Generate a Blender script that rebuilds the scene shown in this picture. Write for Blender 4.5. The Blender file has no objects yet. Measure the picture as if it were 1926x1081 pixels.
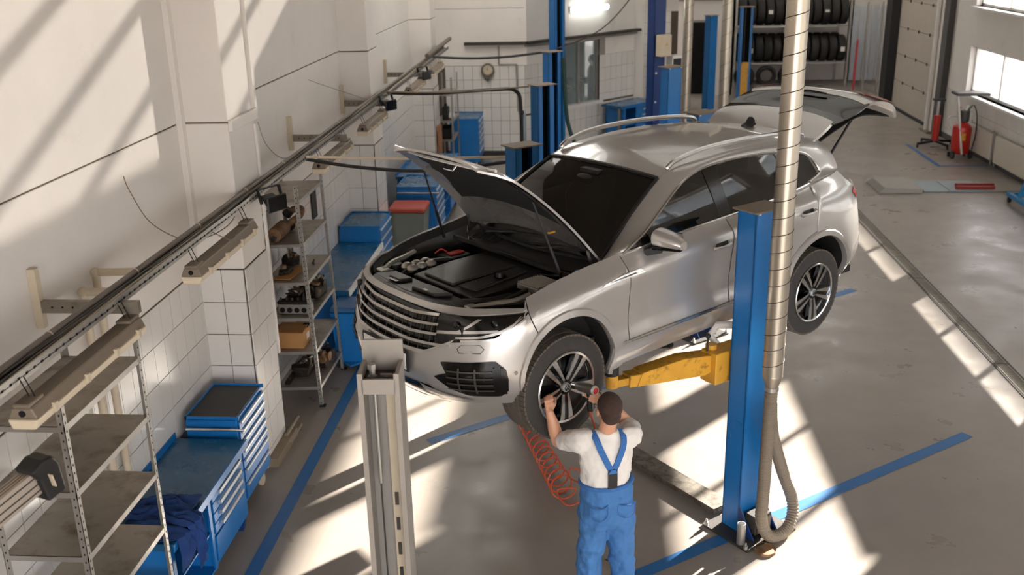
import bpy, bmesh, math, random
from mathutils import Vector as Vc, Matrix as Mx
D = bpy.data
SC = bpy.context.scene
COL = SC.collection
rnd = random.Random(7)

# ---------------------------------------------------------------- camera
cam = D.cameras.new('camera')
cam.sensor_width = 36.0
cam.lens = 1892.65 / 1926 * 36.0
cam.clip_end = 300
cam.dof.use_dof = True; cam.dof.focus_distance = 7.4; cam.dof.aperture_fstop = 2.2
co = D.objects.new('camera', cam)
COL.objects.link(co)
CR = Mx(((0.99695055, -0.00472488, 0.07789269), (0.07512661, 0.32811922, -0.94164418), (-0.02110893, 0.9446245, 0.3274736)))
co.matrix_world = Mx.Translation((0, 0, 4.6)) @ CR.to_4x4()
SC.camera = co

# ---------------------------------------------------------------- sky, sun, exposure
W = D.worlds.new('sky'); SC.world = W; W.use_nodes = True
wn = W.node_tree.nodes; wl = W.node_tree.links
bg = wn['Background']
bg.inputs[0].default_value = (0.98, 0.975, 1.0, 1); bg.inputs[1].default_value = 6.0
sd = D.lights.new('sun', 'SUN'); sd.energy = 66; sd.angle = 0.0093; sd.color = (1.0, 0.93, 0.84)
so = D.objects.new('sun', sd); COL.objects.link(so)
SAZ, SEL = math.radians(50), math.radians(18)
sdir = Vc((math.cos(SAZ) * math.cos(SEL), math.sin(SAZ) * math.cos(SEL), math.sin(SEL)))
so.rotation_euler = sdir.to_track_quat('Z', 'Y').to_euler(); so.location = (20, 25, 20)
vs = SC.view_settings
vs.view_transform = 'Standard'; vs.look = 'None'; vs.exposure = 0.34; vs.gamma = 1; vs.use_curve_mapping = False
SC.cycles.max_bounces = 6; SC.cycles.diffuse_bounces = 3; SC.cycles.glossy_bounces = 3; SC.cycles.adaptive_threshold = .03
SC.cycles.transparent_max_bounces = 12; SC.cycles.sample_clamp_indirect = 6

# ---------------------------------------------------------------- helpers
def lin(c):
    return tuple(((x / 255) / 12.92 if x / 255 <= .04045 else ((x / 255 + .055) / 1.055) ** 2.4) for x in c)

def mat(name, rgb, r=.5, m=0., var=0., vs=6., bump=0., bs=80., coat=0., rand=0., emit=None, rvar=0., stain=None, st=(.55, .7), ssc=2., trans=0., alpha=1., spec=.5, lincol=None):
    """procedural principled material: colour mottling, roughness mottling, stains and fine bump, all from noise in object space"""
    M = D.materials.new(name); M.use_nodes = True
    N = M.node_tree.nodes; L = M.node_tree.links; P = N['Principled BSDF']
    c = lincol or lin(rgb)
    P.inputs['Base Color'].default_value = (*c, 1)
    P.inputs['Roughness'].default_value = r; P.inputs['Metallic'].default_value = m
    P.inputs['Coat Weight'].default_value = coat; P.inputs['Coat Roughness'].default_value = .04
    P.inputs['Transmission Weight'].default_value = trans
    P.inputs['Specular IOR Level'].default_value = spec
    P.inputs['Alpha'].default_value = alpha
    if emit: P.inputs['Emission Color'].default_value = (*emit[0], 1); P.inputs['Emission Strength'].default_value = emit[1]
    tc = None
    def noise(scale, det=4, rough=.6):
        nonlocal tc
        if tc is None: tc = N.new('ShaderNodeTexCoord')
        n = N.new('ShaderNodeTexNoise'); n.inputs['Scale'].default_value = scale; n.inputs['Detail'].default_value = det; n.inputs['Roughness'].default_value = rough
        L.new(tc.outputs['Object'], n.inputs['Vector']); return n
    cur = None
    if var or rand:
        mx = N.new('ShaderNodeMixRGB'); mx.inputs[1].default_value = (*[x * (1 - max(var, rand)) for x in c], 1); mx.inputs[2].default_value = (*[min(1, x * (1 + max(var, rand))) for x in c], 1)
        if rand:
            oi = N.new('ShaderNodeObjectInfo'); L.new(oi.outputs['Random'], mx.inputs[0])
        else:
            n = noise(vs); mr = N.new('ShaderNodeMapRange'); mr.inputs[1].default_value = .3; mr.inputs[2].default_value = .7
            L.new(n.outputs['Fac'], mr.inputs[0]); L.new(mr.outputs[0], mx.inputs[0])
        cur = mx.outputs[0]; L.new(cur, P.inputs['Base Color'])
    if stain:
        n = noise(ssc, 8, .65); mr = N.new('ShaderNodeMapRange'); mr.inputs[1].default_value = st[0]; mr.inputs[2].default_value = st[1]
        L.new(n.outputs['Fac'], mr.inputs[0])
        mx = N.new('ShaderNodeMixRGB'); mx.inputs[2].default_value = (*lin(stain), 1); mx.inputs[1].default_value = (*c, 1)
        if cur: L.new(cur, mx.inputs[1])
        L.new(mr.outputs[0], mx.inputs[0]); cur = mx.outputs[0]; L.new(cur, P.inputs['Base Color'])
    if rvar:
        n = noise(vs * 1.7); mr = N.new('ShaderNodeMapRange'); mr.inputs[1].default_value = .3; mr.inputs[2].default_value = .7; mr.inputs[3].default_value = max(.02, r - rvar); mr.inputs[4].default_value = min(1, r + rvar)
        L.new(n.outputs['Fac'], mr.inputs[0]); L.new(mr.outputs[0], P.inputs['Roughness'])
    if bump:
        n = noise(bs, 3); b = N.new('ShaderNodeBump'); b.inputs['Strength'].default_value = bump; b.inputs['Distance'].default_value = .01
        L.new(n.outputs['Fac'], b.inputs['Height']); L.new(b.outputs[0], P.inputs['Normal'])
    return M

class B:
    """collects geometry for ONE mesh"""
    def __init__(s): s.v = []; s.f = []
    def add(s, vs, fs):
        o = len(s.v); s.v += [tuple(x) for x in vs]; s.f += [tuple(i + o for i in f) for f in fs]; return s
    def box(s, x0, x1, y0, y1, z0, z1):
        return s.add([(x, y, z) for x in (x0, x1) for y in (y0, y1) for z in (z0, z1)],
                     [(0, 1, 3, 2), (4, 6, 7, 5), (0, 4, 5, 1), (2, 3, 7, 6), (0, 2, 6, 4), (1, 5, 7, 3)])
    def cbox(s, c, d): return s.box(c[0] - d[0] / 2, c[0] + d[0] / 2, c[1] - d[1] / 2, c[1] + d[1] / 2, c[2] - d[2] / 2, c[2] + d[2] / 2)
    def bar(s, p0, p1, w, h, up=(0, 0, 1)):
        """box section of width w and height h from p0 to p1"""
        p0 = Vc(p0); p1 = Vc(p1); d = (p1 - p0).normalized(); u = Vc(up)
        sx = d.cross(u)
        if sx.length < 1e-4: sx = d.cross(Vc((1, 0, 0)))
        sx.normalize(); uz = sx.cross(d).normalized()
        q = []
        for p in (p0, p1):
            for a, b in ((-1, -1), (1, -1), (1, 1), (-1, 1)): q.append(p + sx * a * w / 2 + uz * b * h / 2)
        return s.add(q, [(3, 2, 1, 0), (4, 5, 6, 7), (0, 1, 5, 4), (1, 2, 6, 5), (2, 3, 7, 6), (3, 0, 4, 7)])
    def tube(s, path, r, n=8, caps=True, rads=None):
        P = [Vc(p) for p in path]; rings = []; prev = None
        for i, p in enumerate(P):
            d = (P[min(i + 1, len(P) - 1)] - P[max(i - 1, 0)]).normalized()
            if prev is None:
                a = d.cross(Vc((0, 0, 1)))
                if a.length < 1e-3: a = d.cross(Vc((1, 0, 0)))
                a.normalize()
            else:
                a = prev - d * prev.dot(d)
                if a.length < 1e-5: a = d.orthogonal()
                a.normalize()
            prev = a; b = d.cross(a); rr = rads[i] if rads else r
            rings.append([p + (a * math.cos(t) + b * math.sin(t)) * rr for t in (2 * math.pi * k / n for k in range(n))])
        vs = [q for g in rings for q in g]; fs = []
        for i in range(len(P) - 1):
            for k in range(n): fs.append((i * n + k, i * n + (k + 1) % n, (i + 1) * n + (k + 1) % n, (i + 1) * n + k))
        if caps: fs.append(tuple(range(n - 1, -1, -1))); fs.append(tuple((len(P) - 1) * n + k for k in range(n)))
        return s.add(vs, fs)
    def cyl(s, p0, p1, r, n=16, r2=None): return s.tube([p0, p1], r, n, True, [r, r if r2 is None else r2])
    def lathe(s, prof, n=24, c=(0, 0, 0), ax='z', caps=True):
        """profile [(radius, height)] turned about an axis through c"""
        def pt(r, h, t):
            a, b = r * math.cos(t), r * math.sin(t)
            q = (a, b, h) if ax == 'z' else ((h, a, b) if ax == 'x' else (b, h, a))
            return (c[0] + q[0], c[1] + q[1], c[2] + q[2])
        vs = [pt(r, h, 2 * math.pi * k / n) for r, h in prof for k in range(n)]; fs = []
        for i in range(len(prof) - 1):
            for k in range(n): fs.append((i * n + k, i * n + (k + 1) % n, (i + 1) * n + (k + 1) % n, (i + 1) * n + k))
        if caps:
            if prof[0][0] > 1e-5: fs.append(tuple(range(n - 1, -1, -1)))
            if prof[-1][0] > 1e-5: fs.append(tuple((len(prof) - 1) * n + k for k in range(n)))
        return s.add(vs, fs)
    def grid(s, rows, flip=False):
        m = len(rows[0]); fs = []
        for i in range(len(rows) - 1):
            for k in range(m - 1):
                q = (i * m + k, i * m + k + 1, (i + 1) * m + k + 1, (i + 1) * m + k); fs.append(q[::-1] if flip else q)
        return s.add([p for r in rows for p in r], fs)
    def prism(s, pts, ext):
        """polygon of 3-D points extruded along ext"""
        n = len(pts); e = Vc(ext); a = [Vc(p) for p in pts]
        return s.add(a + [p + e for p in a], [tuple(range(n - 1, -1, -1)), tuple(range(n, 2 * n))] + [(i, (i + 1) % n, n + (i + 1) % n, n + i) for i in range(n)])
    def ball(s, c, r, n=10, sc=(1, 1, 1)):
        m = max(4, n // 2); vs = [(c[0], c[1], c[2] - r * sc[2])]; fs = []
        for i in range(1, m):
            p = -math.pi / 2 + math.pi * i / m
            for k in range(n):
                t = 2 * math.pi * k / n; vs.append((c[0] + r * sc[0] * math.cos(p) * math.cos(t), c[1] + r * sc[1] * math.cos(p) * math.sin(t), c[2] + r * sc[2] * math.sin(p)))
        vs.append((c[0], c[1], c[2] + r * sc[2])); top = len(vs) - 1
        for k in range(n):
            fs.append((0, 1 + (k + 1) % n, 1 + k)); fs.append((top, top - n + k, top - n + (k + 1) % n))
        for i in range(m - 2):
            for k in range(n): fs.append((1 + i * n + k, 1 + i * n + (k + 1) % n, 1 + (i + 1) * n + (k + 1) % n, 1 + (i + 1) * n + k))
        return s.add(vs, fs)
    def mk(s, name, m, parent=None, smooth=False, bev=0., seg=1, loc=None, solid=0., fix=True, kind=None, label=None, ang=35):
        me = D.meshes.new(name); me.from_pydata(s.v, [], s.f)
        if fix:
            bm = bmesh.new(); bm.from_mesh(me); bmesh.ops.recalc_face_normals(bm, faces=bm.faces); bm.to_mesh(me); bm.free()
        if isinstance(m, (list, tuple)):
            for k in m: me.materials.append(k)
        else: me.materials.append(m)
        if smooth:
            me.polygons.foreach_set('use_smooth', [True] * len(me.polygons))
            try: me.set_sharp_from_angle(angle=math.radians(ang))
            except Exception: pass
        o = D.objects.new(name, me); COL.objects.link(o)
        if parent: o.parent = parent
        if loc: o.location = loc
        if solid:
            md = o.modifiers.new('thick', 'SOLIDIFY'); md.thickness = solid; md.offset = -1
            es = o.modifiers.new('edges', 'EDGE_SPLIT'); es.split_angle = math.radians(38)
        if bev:
            md = o.modifiers.new('bevel', 'BEVEL'); md.width = bev; md.segments = seg; md.limit_method = 'ANGLE'
        if kind: o['kind'] = kind
        if label: o['label'] = label
        return o

def tag(o, label, cat, group=None):
    o['label'] = label; o['category'] = cat
    if group: o['group'] = group
    return o
def thing(name, label, cat, loc=(0, 0, 0), rz=0., group=None):
    o = D.objects.new(name, None); COL.objects.link(o); o.empty_display_size = .1
    o.location = loc; o.rotation_euler = (0, 0, rz)
    return tag(o, label, cat, group)
def struct(o): o['kind'] = 'structure'; return o
def dup(root, loc, rz=None, label=None, group=None, scale=None):
    r = root.copy(); COL.objects.link(r); r.location = loc
    if rz is not None: r.rotation_euler = (0, 0, rz)
    if label: r['label'] = label
    if group: r['group'] = group
    if scale: r.scale = scale
    for ch in list(root.children):
        c = ch.copy(); COL.objects.link(c); c.parent = r
        for g in list(ch.children):
            d = g.copy(); COL.objects.link(d); d.parent = c
    return r
def inst(me_obj, name, parent, loc, scale=(1, 1, 1), rot=(0, 0, 0)):
    o = D.objects.new(name, me_obj.data); COL.objects.link(o); o.parent = parent; o.location = loc; o.scale = scale; o.rotation_euler = rot
    for md in me_obj.modifiers:
        n = o.modifiers.new(md.name, md.type)
        if md.type == 'BEVEL': n.width = md.width; n.segments = md.segments; n.limit_method = 'ANGLE'
    return o
def bez(pts, n=8):
    """Catmull-Rom through points"""
    P = [Vc(p) for p in pts]; out = []
    for i in range(len(P) - 1):
        a = P[max(i - 1, 0)]; b = P[i]; c = P[i + 1]; d = P[min(i + 2, len(P) - 1)]
        for k in range(n):
            t = k / n; out.append(.5 * ((2 * b) + (c - a) * t + (2 * a - 5 * b + 4 * c - d) * t * t + (3 * b - a - 3 * c + d) * t ** 3))
    out.append(P[-1]); return out
def lerp(a, b, t): return a + (b - a) * t

# ---------------------------------------------------------------- materials
m_plaster = mat('wall_plaster', (230, 223, 215), .75, var=.03, vs=1.5, bump=.08, bs=40, stain=(212, 201, 188), st=(.6, .8), ssc=1.2)
m_tile = mat('white_glazed_tile', (226, 221, 214), .16, rand=.035, bump=.02, bs=9)
m_grout = mat('grey_brown_grout', (98, 86, 74), .9)
m_floor = mat('polished_concrete', (144, 135, 126), .36, var=.07, vs=1.1, rvar=.12, bump=.03, bs=30, stain=(112, 101, 92), st=(.64, .95), ssc=.8)
m_bluepaint = mat('blue_floor_paint', (34, 100, 158), .4, stain=(120, 130, 140), st=(.62, .8), ssc=7)
m_steel = mat('galvanised_steel', (176, 172, 165), .42, .75, var=.08, vs=5, rvar=.1)
m_steel_d = mat('dirty_steel', (140, 132, 120), .5, .6, var=.12, vs=4, stain=(88, 76, 62), st=(.55, .75), ssc=3)
m_shelf = mat('worn_shelf_steel', (165, 157, 145), .42, .55, var=.10, vs=4, stain=(105, 88, 68), st=(.5, .78), ssc=5)
m_blue = mat('blue_enamel', (22, 108, 176), .34, var=.08, vs=3)
m_blue_d = mat('dark_blue_enamel', (20, 52, 110), .4, var=.06)
m_blue_top = mat('blue_bench_top', (34, 92, 132), .25, var=.14, vs=2.5, rvar=.1)
m_black = mat('black_plastic', (26, 25, 25), .5)
m_rubber = mat('black_rubber', (36, 34, 32), .75, var=.1, vs=20)
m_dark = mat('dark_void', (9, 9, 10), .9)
m_dkgrey = mat('dark_grey_metal', (70, 66, 62), .5, .4, var=.1)
m_grey = mat('grey_paint', (150, 145, 138), .5, .2, var=.05)
m_white = mat('white_paint', (228, 224, 218), .45)
m_cream = mat('cream_plastic', (205, 190, 165), .5, var=.05, vs=8)
m_yellow = mat('yellow_enamel', (216, 160, 52), .45, var=.08, vs=6, stain=(88, 62, 30), st=(.55, .72), ssc=9)
m_red = mat('red_enamel', (186, 40, 30), .35)
m_brown = mat('brown_cap_plate', (128, 112, 92), .6, var=.1, vs=8)
m_card = mat('brown_cardboard', (176, 128, 78), .85, var=.06, vs=6, bump=.05)
m_chrome = mat('chrome', (225, 225, 225), .12, 1.)
m_silver = mat('silver_handles', (215, 215, 212), .3, .6)
m_rust = mat('rusty_exhaust_steel', (150, 118, 88), .65, .5, var=.18, vs=9, stain=(92, 62, 42), st=(.45, .7), ssc=7)
m_iron = mat('oily_iron', (54, 48, 42), .5, .6, var=.25, vs=14, stain=(120, 92, 60), st=(.6, .75), ssc=10)
m_alu = mat('cast_aluminium', (176, 172, 164), .4, .8, var=.12, vs=14)
m_green = mat('green_plastic', (46, 84, 66), .45)
m_fluor = mat('lit_tube', (255, 255, 255), .5, emit=((.93, 1., .97), 9.))
# ================================================================ room
XL, XR = -3.394, 8.2
XP = -2.985          # face of the pilasters
HC = 6.6             # ceiling
fl = struct(B().box(-3.6, 8.45, -8, 46, -.2, 0).mk('floor', m_floor))
gnd = struct(B().box(8.45, 90, -60, 110, -.25, -.05).mk('ground_outside', mat('pale_asphalt', (196, 192, 188), .9, var=.05)))
struct(B().box(-40, 8.45, -60, -8, -.25, -.02).box(-40, -3.6, -8, 110, -.25, -.02).box(-3.6, 8.45, 46, 110, -.25, -.02).mk('ground_yard', D.materials['pale_asphalt']))

def stripe(pts, w=.12, z=.003):
    (x0, y0), (x1, y1) = pts; d = Vc((x1 - x0, y1 - y0, 0)).normalized(); n = Vc((-d.y, d.x, 0)) * w / 2
    a = Vc((x0, y0, z)); b = Vc((x1, y1, z))
    B().add([a - n, b - n, b + n, a + n], [(0, 1, 2, 3)]).mk('painted_stripe', m_bluepaint, fl)
stripe(((-2.60, 5.4), (-2.60, 21.6)), .115)
stripe(((-1.56, 8.65), (.62, 10.35)), .12)
stripe(((.30, 6.52), (3.62, 8.98)), .12, .0035)
stripe(((2.6, 12.45), (3.56, 13.2)), .12)
stripe(((7.13, 23.2), (7.13, 20.9)), .09); stripe(((7.08, 20.94), (8.1, 20.94)), .09)
stripe(((-2.6, 21.5), (-1.3, 21.5)), .12)
# drain: flat near-black strip stands in for the shaded channel, with single grates
ch = B().box(4.49, 4.65, 6, 30, -.001, .002).mk('drain_dark_strip', m_dark, fl)
B().box(4.475, 4.495, 6, 30, -.001, .006).box(4.645, 4.665, 6, 30, -.001, .006).mk('drain_rim', m_dkgrey, fl)
g0 = None
for i in range(22):
    if g0 is None:
        b = B().box(-.07, -.055, -.49, .49, 0, .006).box(.055, .07, -.49, .49, 0, .006)
        for k in range(33): b.box(-.055, .055, -.485 + k * .03, -.472 + k * .03, 0, .006)
        g0 = b.mk('drain_grate', m_steel_d, ch, loc=(4.57, 7.2, .002))
    else: inst(g0, 'drain_grate', ch, (4.57, 7.2 + i, .002))

# -------- tiled faces
TW, TH, TG = .2, .3, .0065
tile_master = None
def tiles(parent, org, ax, n, length, z0, z1, maxparts=300, order=None, start=0., near=None):
    """tile a vertical face: org floor corner, ax unit vector along, n outward normal; nearest tiles are own objects, the rest one joined part"""
    global tile_master
    ax = Vc(ax); n = Vc(n); org = Vc(org)
    if tile_master is None:
        t = B().box(-.5, .5, -.5, .5, -.5, .5)
        me = D.meshes.new('tile'); me.from_pydata(t.v, [], t.f); me.materials.append(m_tile); tile_master = me
    cells = []
    nz = int((z1 - z0) / TH + .99); nx = int((length + start) / TW + .99)
    for j in range(nz):
        b0 = z1 - (j + 1) * TH; b1 = z1 - j * TH; b0 = max(b0, z0)
        for i in range(nx):
            a0 = max(0, i * TW - start); a1 = min(length, (i + 1) * TW - start)
            if a1 - a0 < .02 or b1 - b0 < .02: continue
            c = org + ax * (a0 + a1) / 2 + Vc((0, 0, (b0 + b1) / 2)) + n * .004
            cells.append((c, a1 - a0 - TG, b1 - b0 - TG))
    cells.sort(key=near or (lambda q: q[0].y))
    rz = math.atan2(ax.y, ax.x)
    for c, a, h in cells[:maxparts]:
        o = D.objects.new('tile', tile_master); COL.objects.link(o); o.parent = parent
        o.location = c; o.rotation_euler = (0, 0, rz); o.scale = (a, .012, h)
    if len(cells) > maxparts:
        b = B()
        for c, a, h in cells[maxparts:]:
            q = [c + ax * (sx * a / 2) + Vc((0, 0, sz * h / 2)) + n * sn * .006 for sx in (-1, 1) for sz in (-1, 1) for sn in (-1, 1)]
            b.add(q, [(0, 1, 3, 2), (4, 6, 7, 5), (0, 4, 5, 1), (2, 3, 7, 6), (0, 2, 6, 4), (1, 5, 7, 3)])
        b.mk('tile_field', m_tile, parent, kind='stuff')

# -------- left wall
struct(B().box(-3.7, -1.5, -3.2, -3.0, 0, HC).box(6.0, 8.5, -3.2, -3.0, 0, HC).box(-1.5, 6.0, -3.2, -3.0, 4.2, HC).mk('wall_behind', m_plaster))  # unseen wall; its wide opening is added to let fill light in
wl_ = struct(B().box(XL - .25, XL, -3, 22.4, 0, 1.96).mk('wall_left', m_grout))
for (za, zb) in ((1.955, 3.209), (3.221, HC)):
    B().box(XL - .22, XL + .004, -3, 22.4, za, zb).mk('wall_panel', m_plaster, wl_, bev=.006)
B().box(XL - .2, XL - .01, -3, 22.4, 3.2, 3.23).mk('panel_joint', m_grout, wl_)
vis = lambda q: abs(q[0].y - 5.9) + (2 if q[0].y < 4.2 else 0)
tiles(wl_, (XL, 4.2, 0), (0, 1, 0), (1, 0, 0), 18.0, .0, 1.95, 300)
PIL = ((8.07, 8.68), (13.58, 14.18), (19.05, 19.65))
for i, (a, b_) in enumerate(PIL):
    p = B().box(XL, XP - .006, a + .006, b_ - .006, 0, 1.945).mk('pilaster', m_grout, wl_)
    q = B().box(XL, XP, a, b_, 1.95, 3.209).mk('pilaster_plaster', m_plaster, wl_, bev=.01, seg=2)
    B().box(XL, XP, a, b_, 3.221, HC).mk('pilaster_plaster', m_plaster, wl_, bev=.01, seg=2)
    B().box(XL, XP - .01, a + .01, b_ - .01, 3.19, 3.24).mk('panel_joint', m_grout, wl_)
    tiles(p, (XL, a, 0), (1, 0, 0), (0, -1, 0), .409, 0, 1.945)
    tiles(p, (XP, a, 0), (0, 1, 0), (1, 0, 0), b_ - a, 0, 1.945)
# ledge and conduit strips on the first pilaster
B().box(XP, XP + .035, 8.07, 8.75, 3.14, 3.235).mk('pilaster_ledge', m_plaster, wl_, bev=.004)
B().box(XP - .02, XP + .03, 8.70, 8.76, 3.24, HC).mk('conduit_strip', m_plaster, wl_)
B().box(XP, XP + .02, 8.69, 8.73, .9, 3.1).mk('conduit_strip', m_plaster, wl_)
B().box(XL, XL + .05, 8.0, 8.07, 2.2, HC).mk('conduit_strip', m_plaster, wl_)
B().cyl((XP + .05, 8.55, .1), (XP + .05, 8.95, .1), .02).cyl((XP + .09, 8.5, .04), (XP + .09, 8.9, .04), .02).mk('floor_pipe', m_brown, wl_)
B().box(XP, XP + .1, 8.1, 8.75, 0, .09).mk('base_ledge', m_brown, wl_)

# -------- back walls (left part square on, then slanting away with the office window)
BX, BY = -1.45, 22.2
E2 = Vc((1.02, 25.0, 0)); C2 = Vc((BX, BY, 0)); d2 = (E2 - C2).normalized(); n2 = Vc((d2.y, -d2.x, 0)); L2 = (E2 - C2).length
wb = struct(B().box(XL - .2, BX, BY, BY + .2, 0, 2.0).mk('wall_back', m_grout))
B().box(XL - .2, BX + .05, BY - .004, BY + .18, 1.995, HC).mk('wall_panel', m_plaster, wb)
tiles(wb, (-3.2, BY, 0), (1, 0, 0), (0, -1, 0), 3.2 + BX, .12, 1.99, 300)
B().box(XL, BX, BY - .03, BY, 0, .12).mk('baseboard', m_dkgrey, wb)
B().box(-2.75, BX + .02, BY - .12, BY, 2.44, 2.5).mk('cable_ledge', m_dkgrey, wb)
B().box(XL, BX, BY - .008, BY, 3.195, 3.205).mk('panel_joint', m_grey, wb)
def slab(name, m, s0, s1, z0, z1, t0=0., t1=.2, par=None, **k):
    """piece of the slanting wall between distances s0..s1 along it"""
    a = C2 + d2 * s0; b = C2 + d2 * s1; m0 = -n2
    q = [a + m0 * t0, b + m0 * t0, b + m0 * t1, a + m0 * t1]
    return B().add([Vc((p.x, p.y, z)) for z in (z0, z1) for p in q], [(3, 2, 1, 0), (4, 5, 6, 7), (0, 1, 5, 4), (1, 2, 6, 5), (2, 3, 7, 6), (3, 0, 4, 7)]).mk(name, m, par, **k)
WS0, WS1, WZ0, WZ1 = 1.05, 2.46, .93, 2.38
ws_ = struct(slab('wall_slanting', m_grout, 0, L2, 0, WZ0))
slab('wall_panel', m_plaster, 0, WS0, 1.99, 2.42, -.004, .2, ws_); slab('wall_panel', m_plaster, WS1, L2, 1.99, 2.42, -.004, .2, ws_)
slab('wall_panel', m_plaster, 0, L2, 2.36, HC, -.004, .2, ws_)
slab('wall_pier', m_grout, 0, WS0, WZ0, 2.0, 0, .2, ws_); slab('wall_pier', m_grout, WS1, L2, WZ0, 2.0, 0, .2, ws_)
slab('cable_ledge', m_dkgrey, 0, L2 + .1, 2.44, 2.5, -.14, 0, ws_); slab('cable_ledge', m_grey, 0, L2 + .05, 2.38, 2.43, -.06, 0, ws_)
tiles(ws_, C2, d2, n2, L2, 0, WZ0 - .04, 200); tiles(ws_, C2, d2, n2, WS0, WZ0, 1.99, 100); tiles(ws_, C2 + d2 * WS1, d2, n2, L2 - WS1, WZ0, 1.99, 100)
wi = struct(slab('window_1', m_white, WS0 - .06, WS1 + .06, WZ0 - .05, WZ0 + .02, -.08, .2))
for a, b_ in ((WS0, WS0 + .05), (WS0 + .72, WS0 + .78), (WS1 - .05, WS1)): slab('window_frame', m_grey, a, b_, WZ0, WZ1, .05, .12, wi)
slab('window_frame', m_grey, WS0, WS1, WZ1 - .05, WZ1, .05, .12, wi); slab('window_frame', m_grey, WS1, WS1 + .2, WZ0, WZ1, -.005, .05, wi)
m_glass = mat('window_glass', (200, 215, 215), .03, alpha=.22, spec=.8)
slab('window_pane', m_glass, WS0 + .05, WS0 + .72, WZ0, WZ1 - .05, .08, .085, wi); slab('window_pane', m_glass, WS0 + .78, WS1 - .05, WZ0, WZ1 - .05, .08, .085, wi)
# end return of the slanting wall and the tiled recess behind it
struct(B().box(1.0, 1.25, 25.05, 30.6, 0, HC).mk('wall_recess', m_plaster))
wr2 = struct(B().box(.9, 2.4, 29.2, 29.4, 0, HC).mk('wall_recess_back', m_grout)); tiles(wr2, (1.0, 29.2, 0), (1, 0, 0), (0, -1, 0), 1.2, 0, 2.6, 120)
B().box(1.0, 2.4, 29.19, 29.2, 2.6, HC).mk('wall_panel', m_plaster, wr2)
# office behind the window
struct(B().box(-3.2, -.25, 28.6, 28.8, 0, 3.1).box(.60, 1.0, 28.6, 28.8, 0, 3.1).box(-.25, .60, 28.6, 28.8, 2.2, 3.1).box(-3.3, -3.1, 22.4, 28.8, 0, 3.1).prism([(-3.3, 22.4, 3.0), (-1.52, 22.4, 3.0), (.95, 25.2, 3.0), (.95, 28.8, 3.0), (-3.3, 28.8, 3.0)], (0, 0, .1)).mk('wall_office', mat('office_dark_wall', (84, 84, 82), .8)))
# far wall with dark doorway
_od = struct(B().box(-.25, .60, 28.68, 28.70, 0, 2.2).mk('office_dim_pane', mat('dimming_sheet', (190, 200, 210), .5, alpha=.72)))  # pane added in the office doorway to dim its brightness
B().box(-.25, -.19, 28.62, 28.72, 0, 2.2).box(.54, .60, 28.62, 28.72, 0, 2.2).box(-.25, .6, 28.62, 28.72, .0, .35).mk('door_frame', m_grey, _od)
wf = struct(B().box(2.2, 2.75, 31.0, 31.2, 0, HC).box(3.5, 4.2, 31.0, 31.2, 0, HC).box(2.75, 3.5, 31.0, 31.2, 2.15, HC).mk('wall_far', m_plaster))
struct(B().box(4.0, 4.2, 31.0, 34.4, 0, HC).box(4.0, 8.4, 34.2, 34.4, 0, HC).mk('wall_far_bay', m_plaster))
dr = struct(B().box(2.72, 2.78, 30.94, 31.0, 0, 2.2).box(3.47, 3.53, 30.94, 31.0, 0, 2.2).box(2.72, 3.53, 30.94, 31.0, 2.15, 2.21).mk('door_1', m_grey))
B().box(2.7, 3.6, 31.3, 33.5, 0, 2.3).mk('passage_shade_block', m_dark, dr)  # solid near-black block stands in for the unlit passage
B().box(3.43, 3.47, 30.85, 30.93, .95, 1.35).mk('door_handle', m_white, dr)
B().box(2.2, 4.1, 30.9, 31.0, 2.75, 2.82).box(2.2, 4.1, 30.88, 31.0, 2.95, 3.02).mk('wall_pipe', m_grey, wf)

# -------- right wall: windows in rows, sectional gate
wr = struct(B().box(XR, XR + .3, -3, 24.2, 0, .35).mk('wall_right', m_grout))
YW = [(-2.6, .6), (1.2, 4.6), (5.2, 9.0), (9.6, 13.4), (14.0, 17.8), (18.35, 23.0)]
ROWS = [(1.21, 2.20), (3.03, 3.94), (4.79, 5.45)]
def rwall(name, y0, y1, z0, z1, m=m_plaster, x0=XR, x1=XR + .3): return B().box(x0, x1, y0, y1, z0, z1).mk(name, m, wr)
rwall('wall_band', -3, 24.2, .30, 1.21)
rwall('wall_band', -3, 24.2, 2.20, 3.03); rwall('wall_band', -3, 24.2, 3.94, 4.79); rwall('wall_band', -3, 24.2, 5.45, HC)
edges = [-3] + [e for y in YW for e in y] + [24.2]
for z0, z1 in ROWS:
    for k in range(0, len(edges), 2): rwall('wall_pier', edges[k], edges[k + 1], z0, z1)
tiles(wr, (XR, 24.2, 0), (0, -1, 0), (-1, 0, 0), 8.0, .1, 1.15, 220, near=lambda q: -q[0].y)
B().box(XR - .03, XR, -3, 24.2, 0, .13).mk('baseboard', m_dkgrey, wr)
wn_ = 2
for z0, z1 in ROWS:
    for y0, y1 in YW:
        w = struct(B().box(XR - .12, XR + .3, y0, y1, z0 - .045, z0).mk('window_%d' % wn_, m_white)); wn_ += 1
        b = B().box(XR + .12, XR + .18, y0, y1, z0, z0 + .06).box(XR + .12, XR + .18, y0, y1, z1 - .06, z1)
        nb = 3
        for k in range(nb + 1):
            yy = lerp(y0 + .03, y1 - .03, k / nb); b.box(XR + .12, XR + .18, yy - .03, yy + .03, z0, z1)
        b.mk('window_frame', m_white, w)
        for k in range(nb):
            ya = lerp(y0 + .03, y1 - .03, k / nb) + .03; yb = lerp(y0 + .03, y1 - .03, (k + 1) / nb) - .03
            B().box(XR + .148, XR + .152, ya, yb, z0 + .06, z1 - .06).mk('window_pane', m_glass, w)
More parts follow.
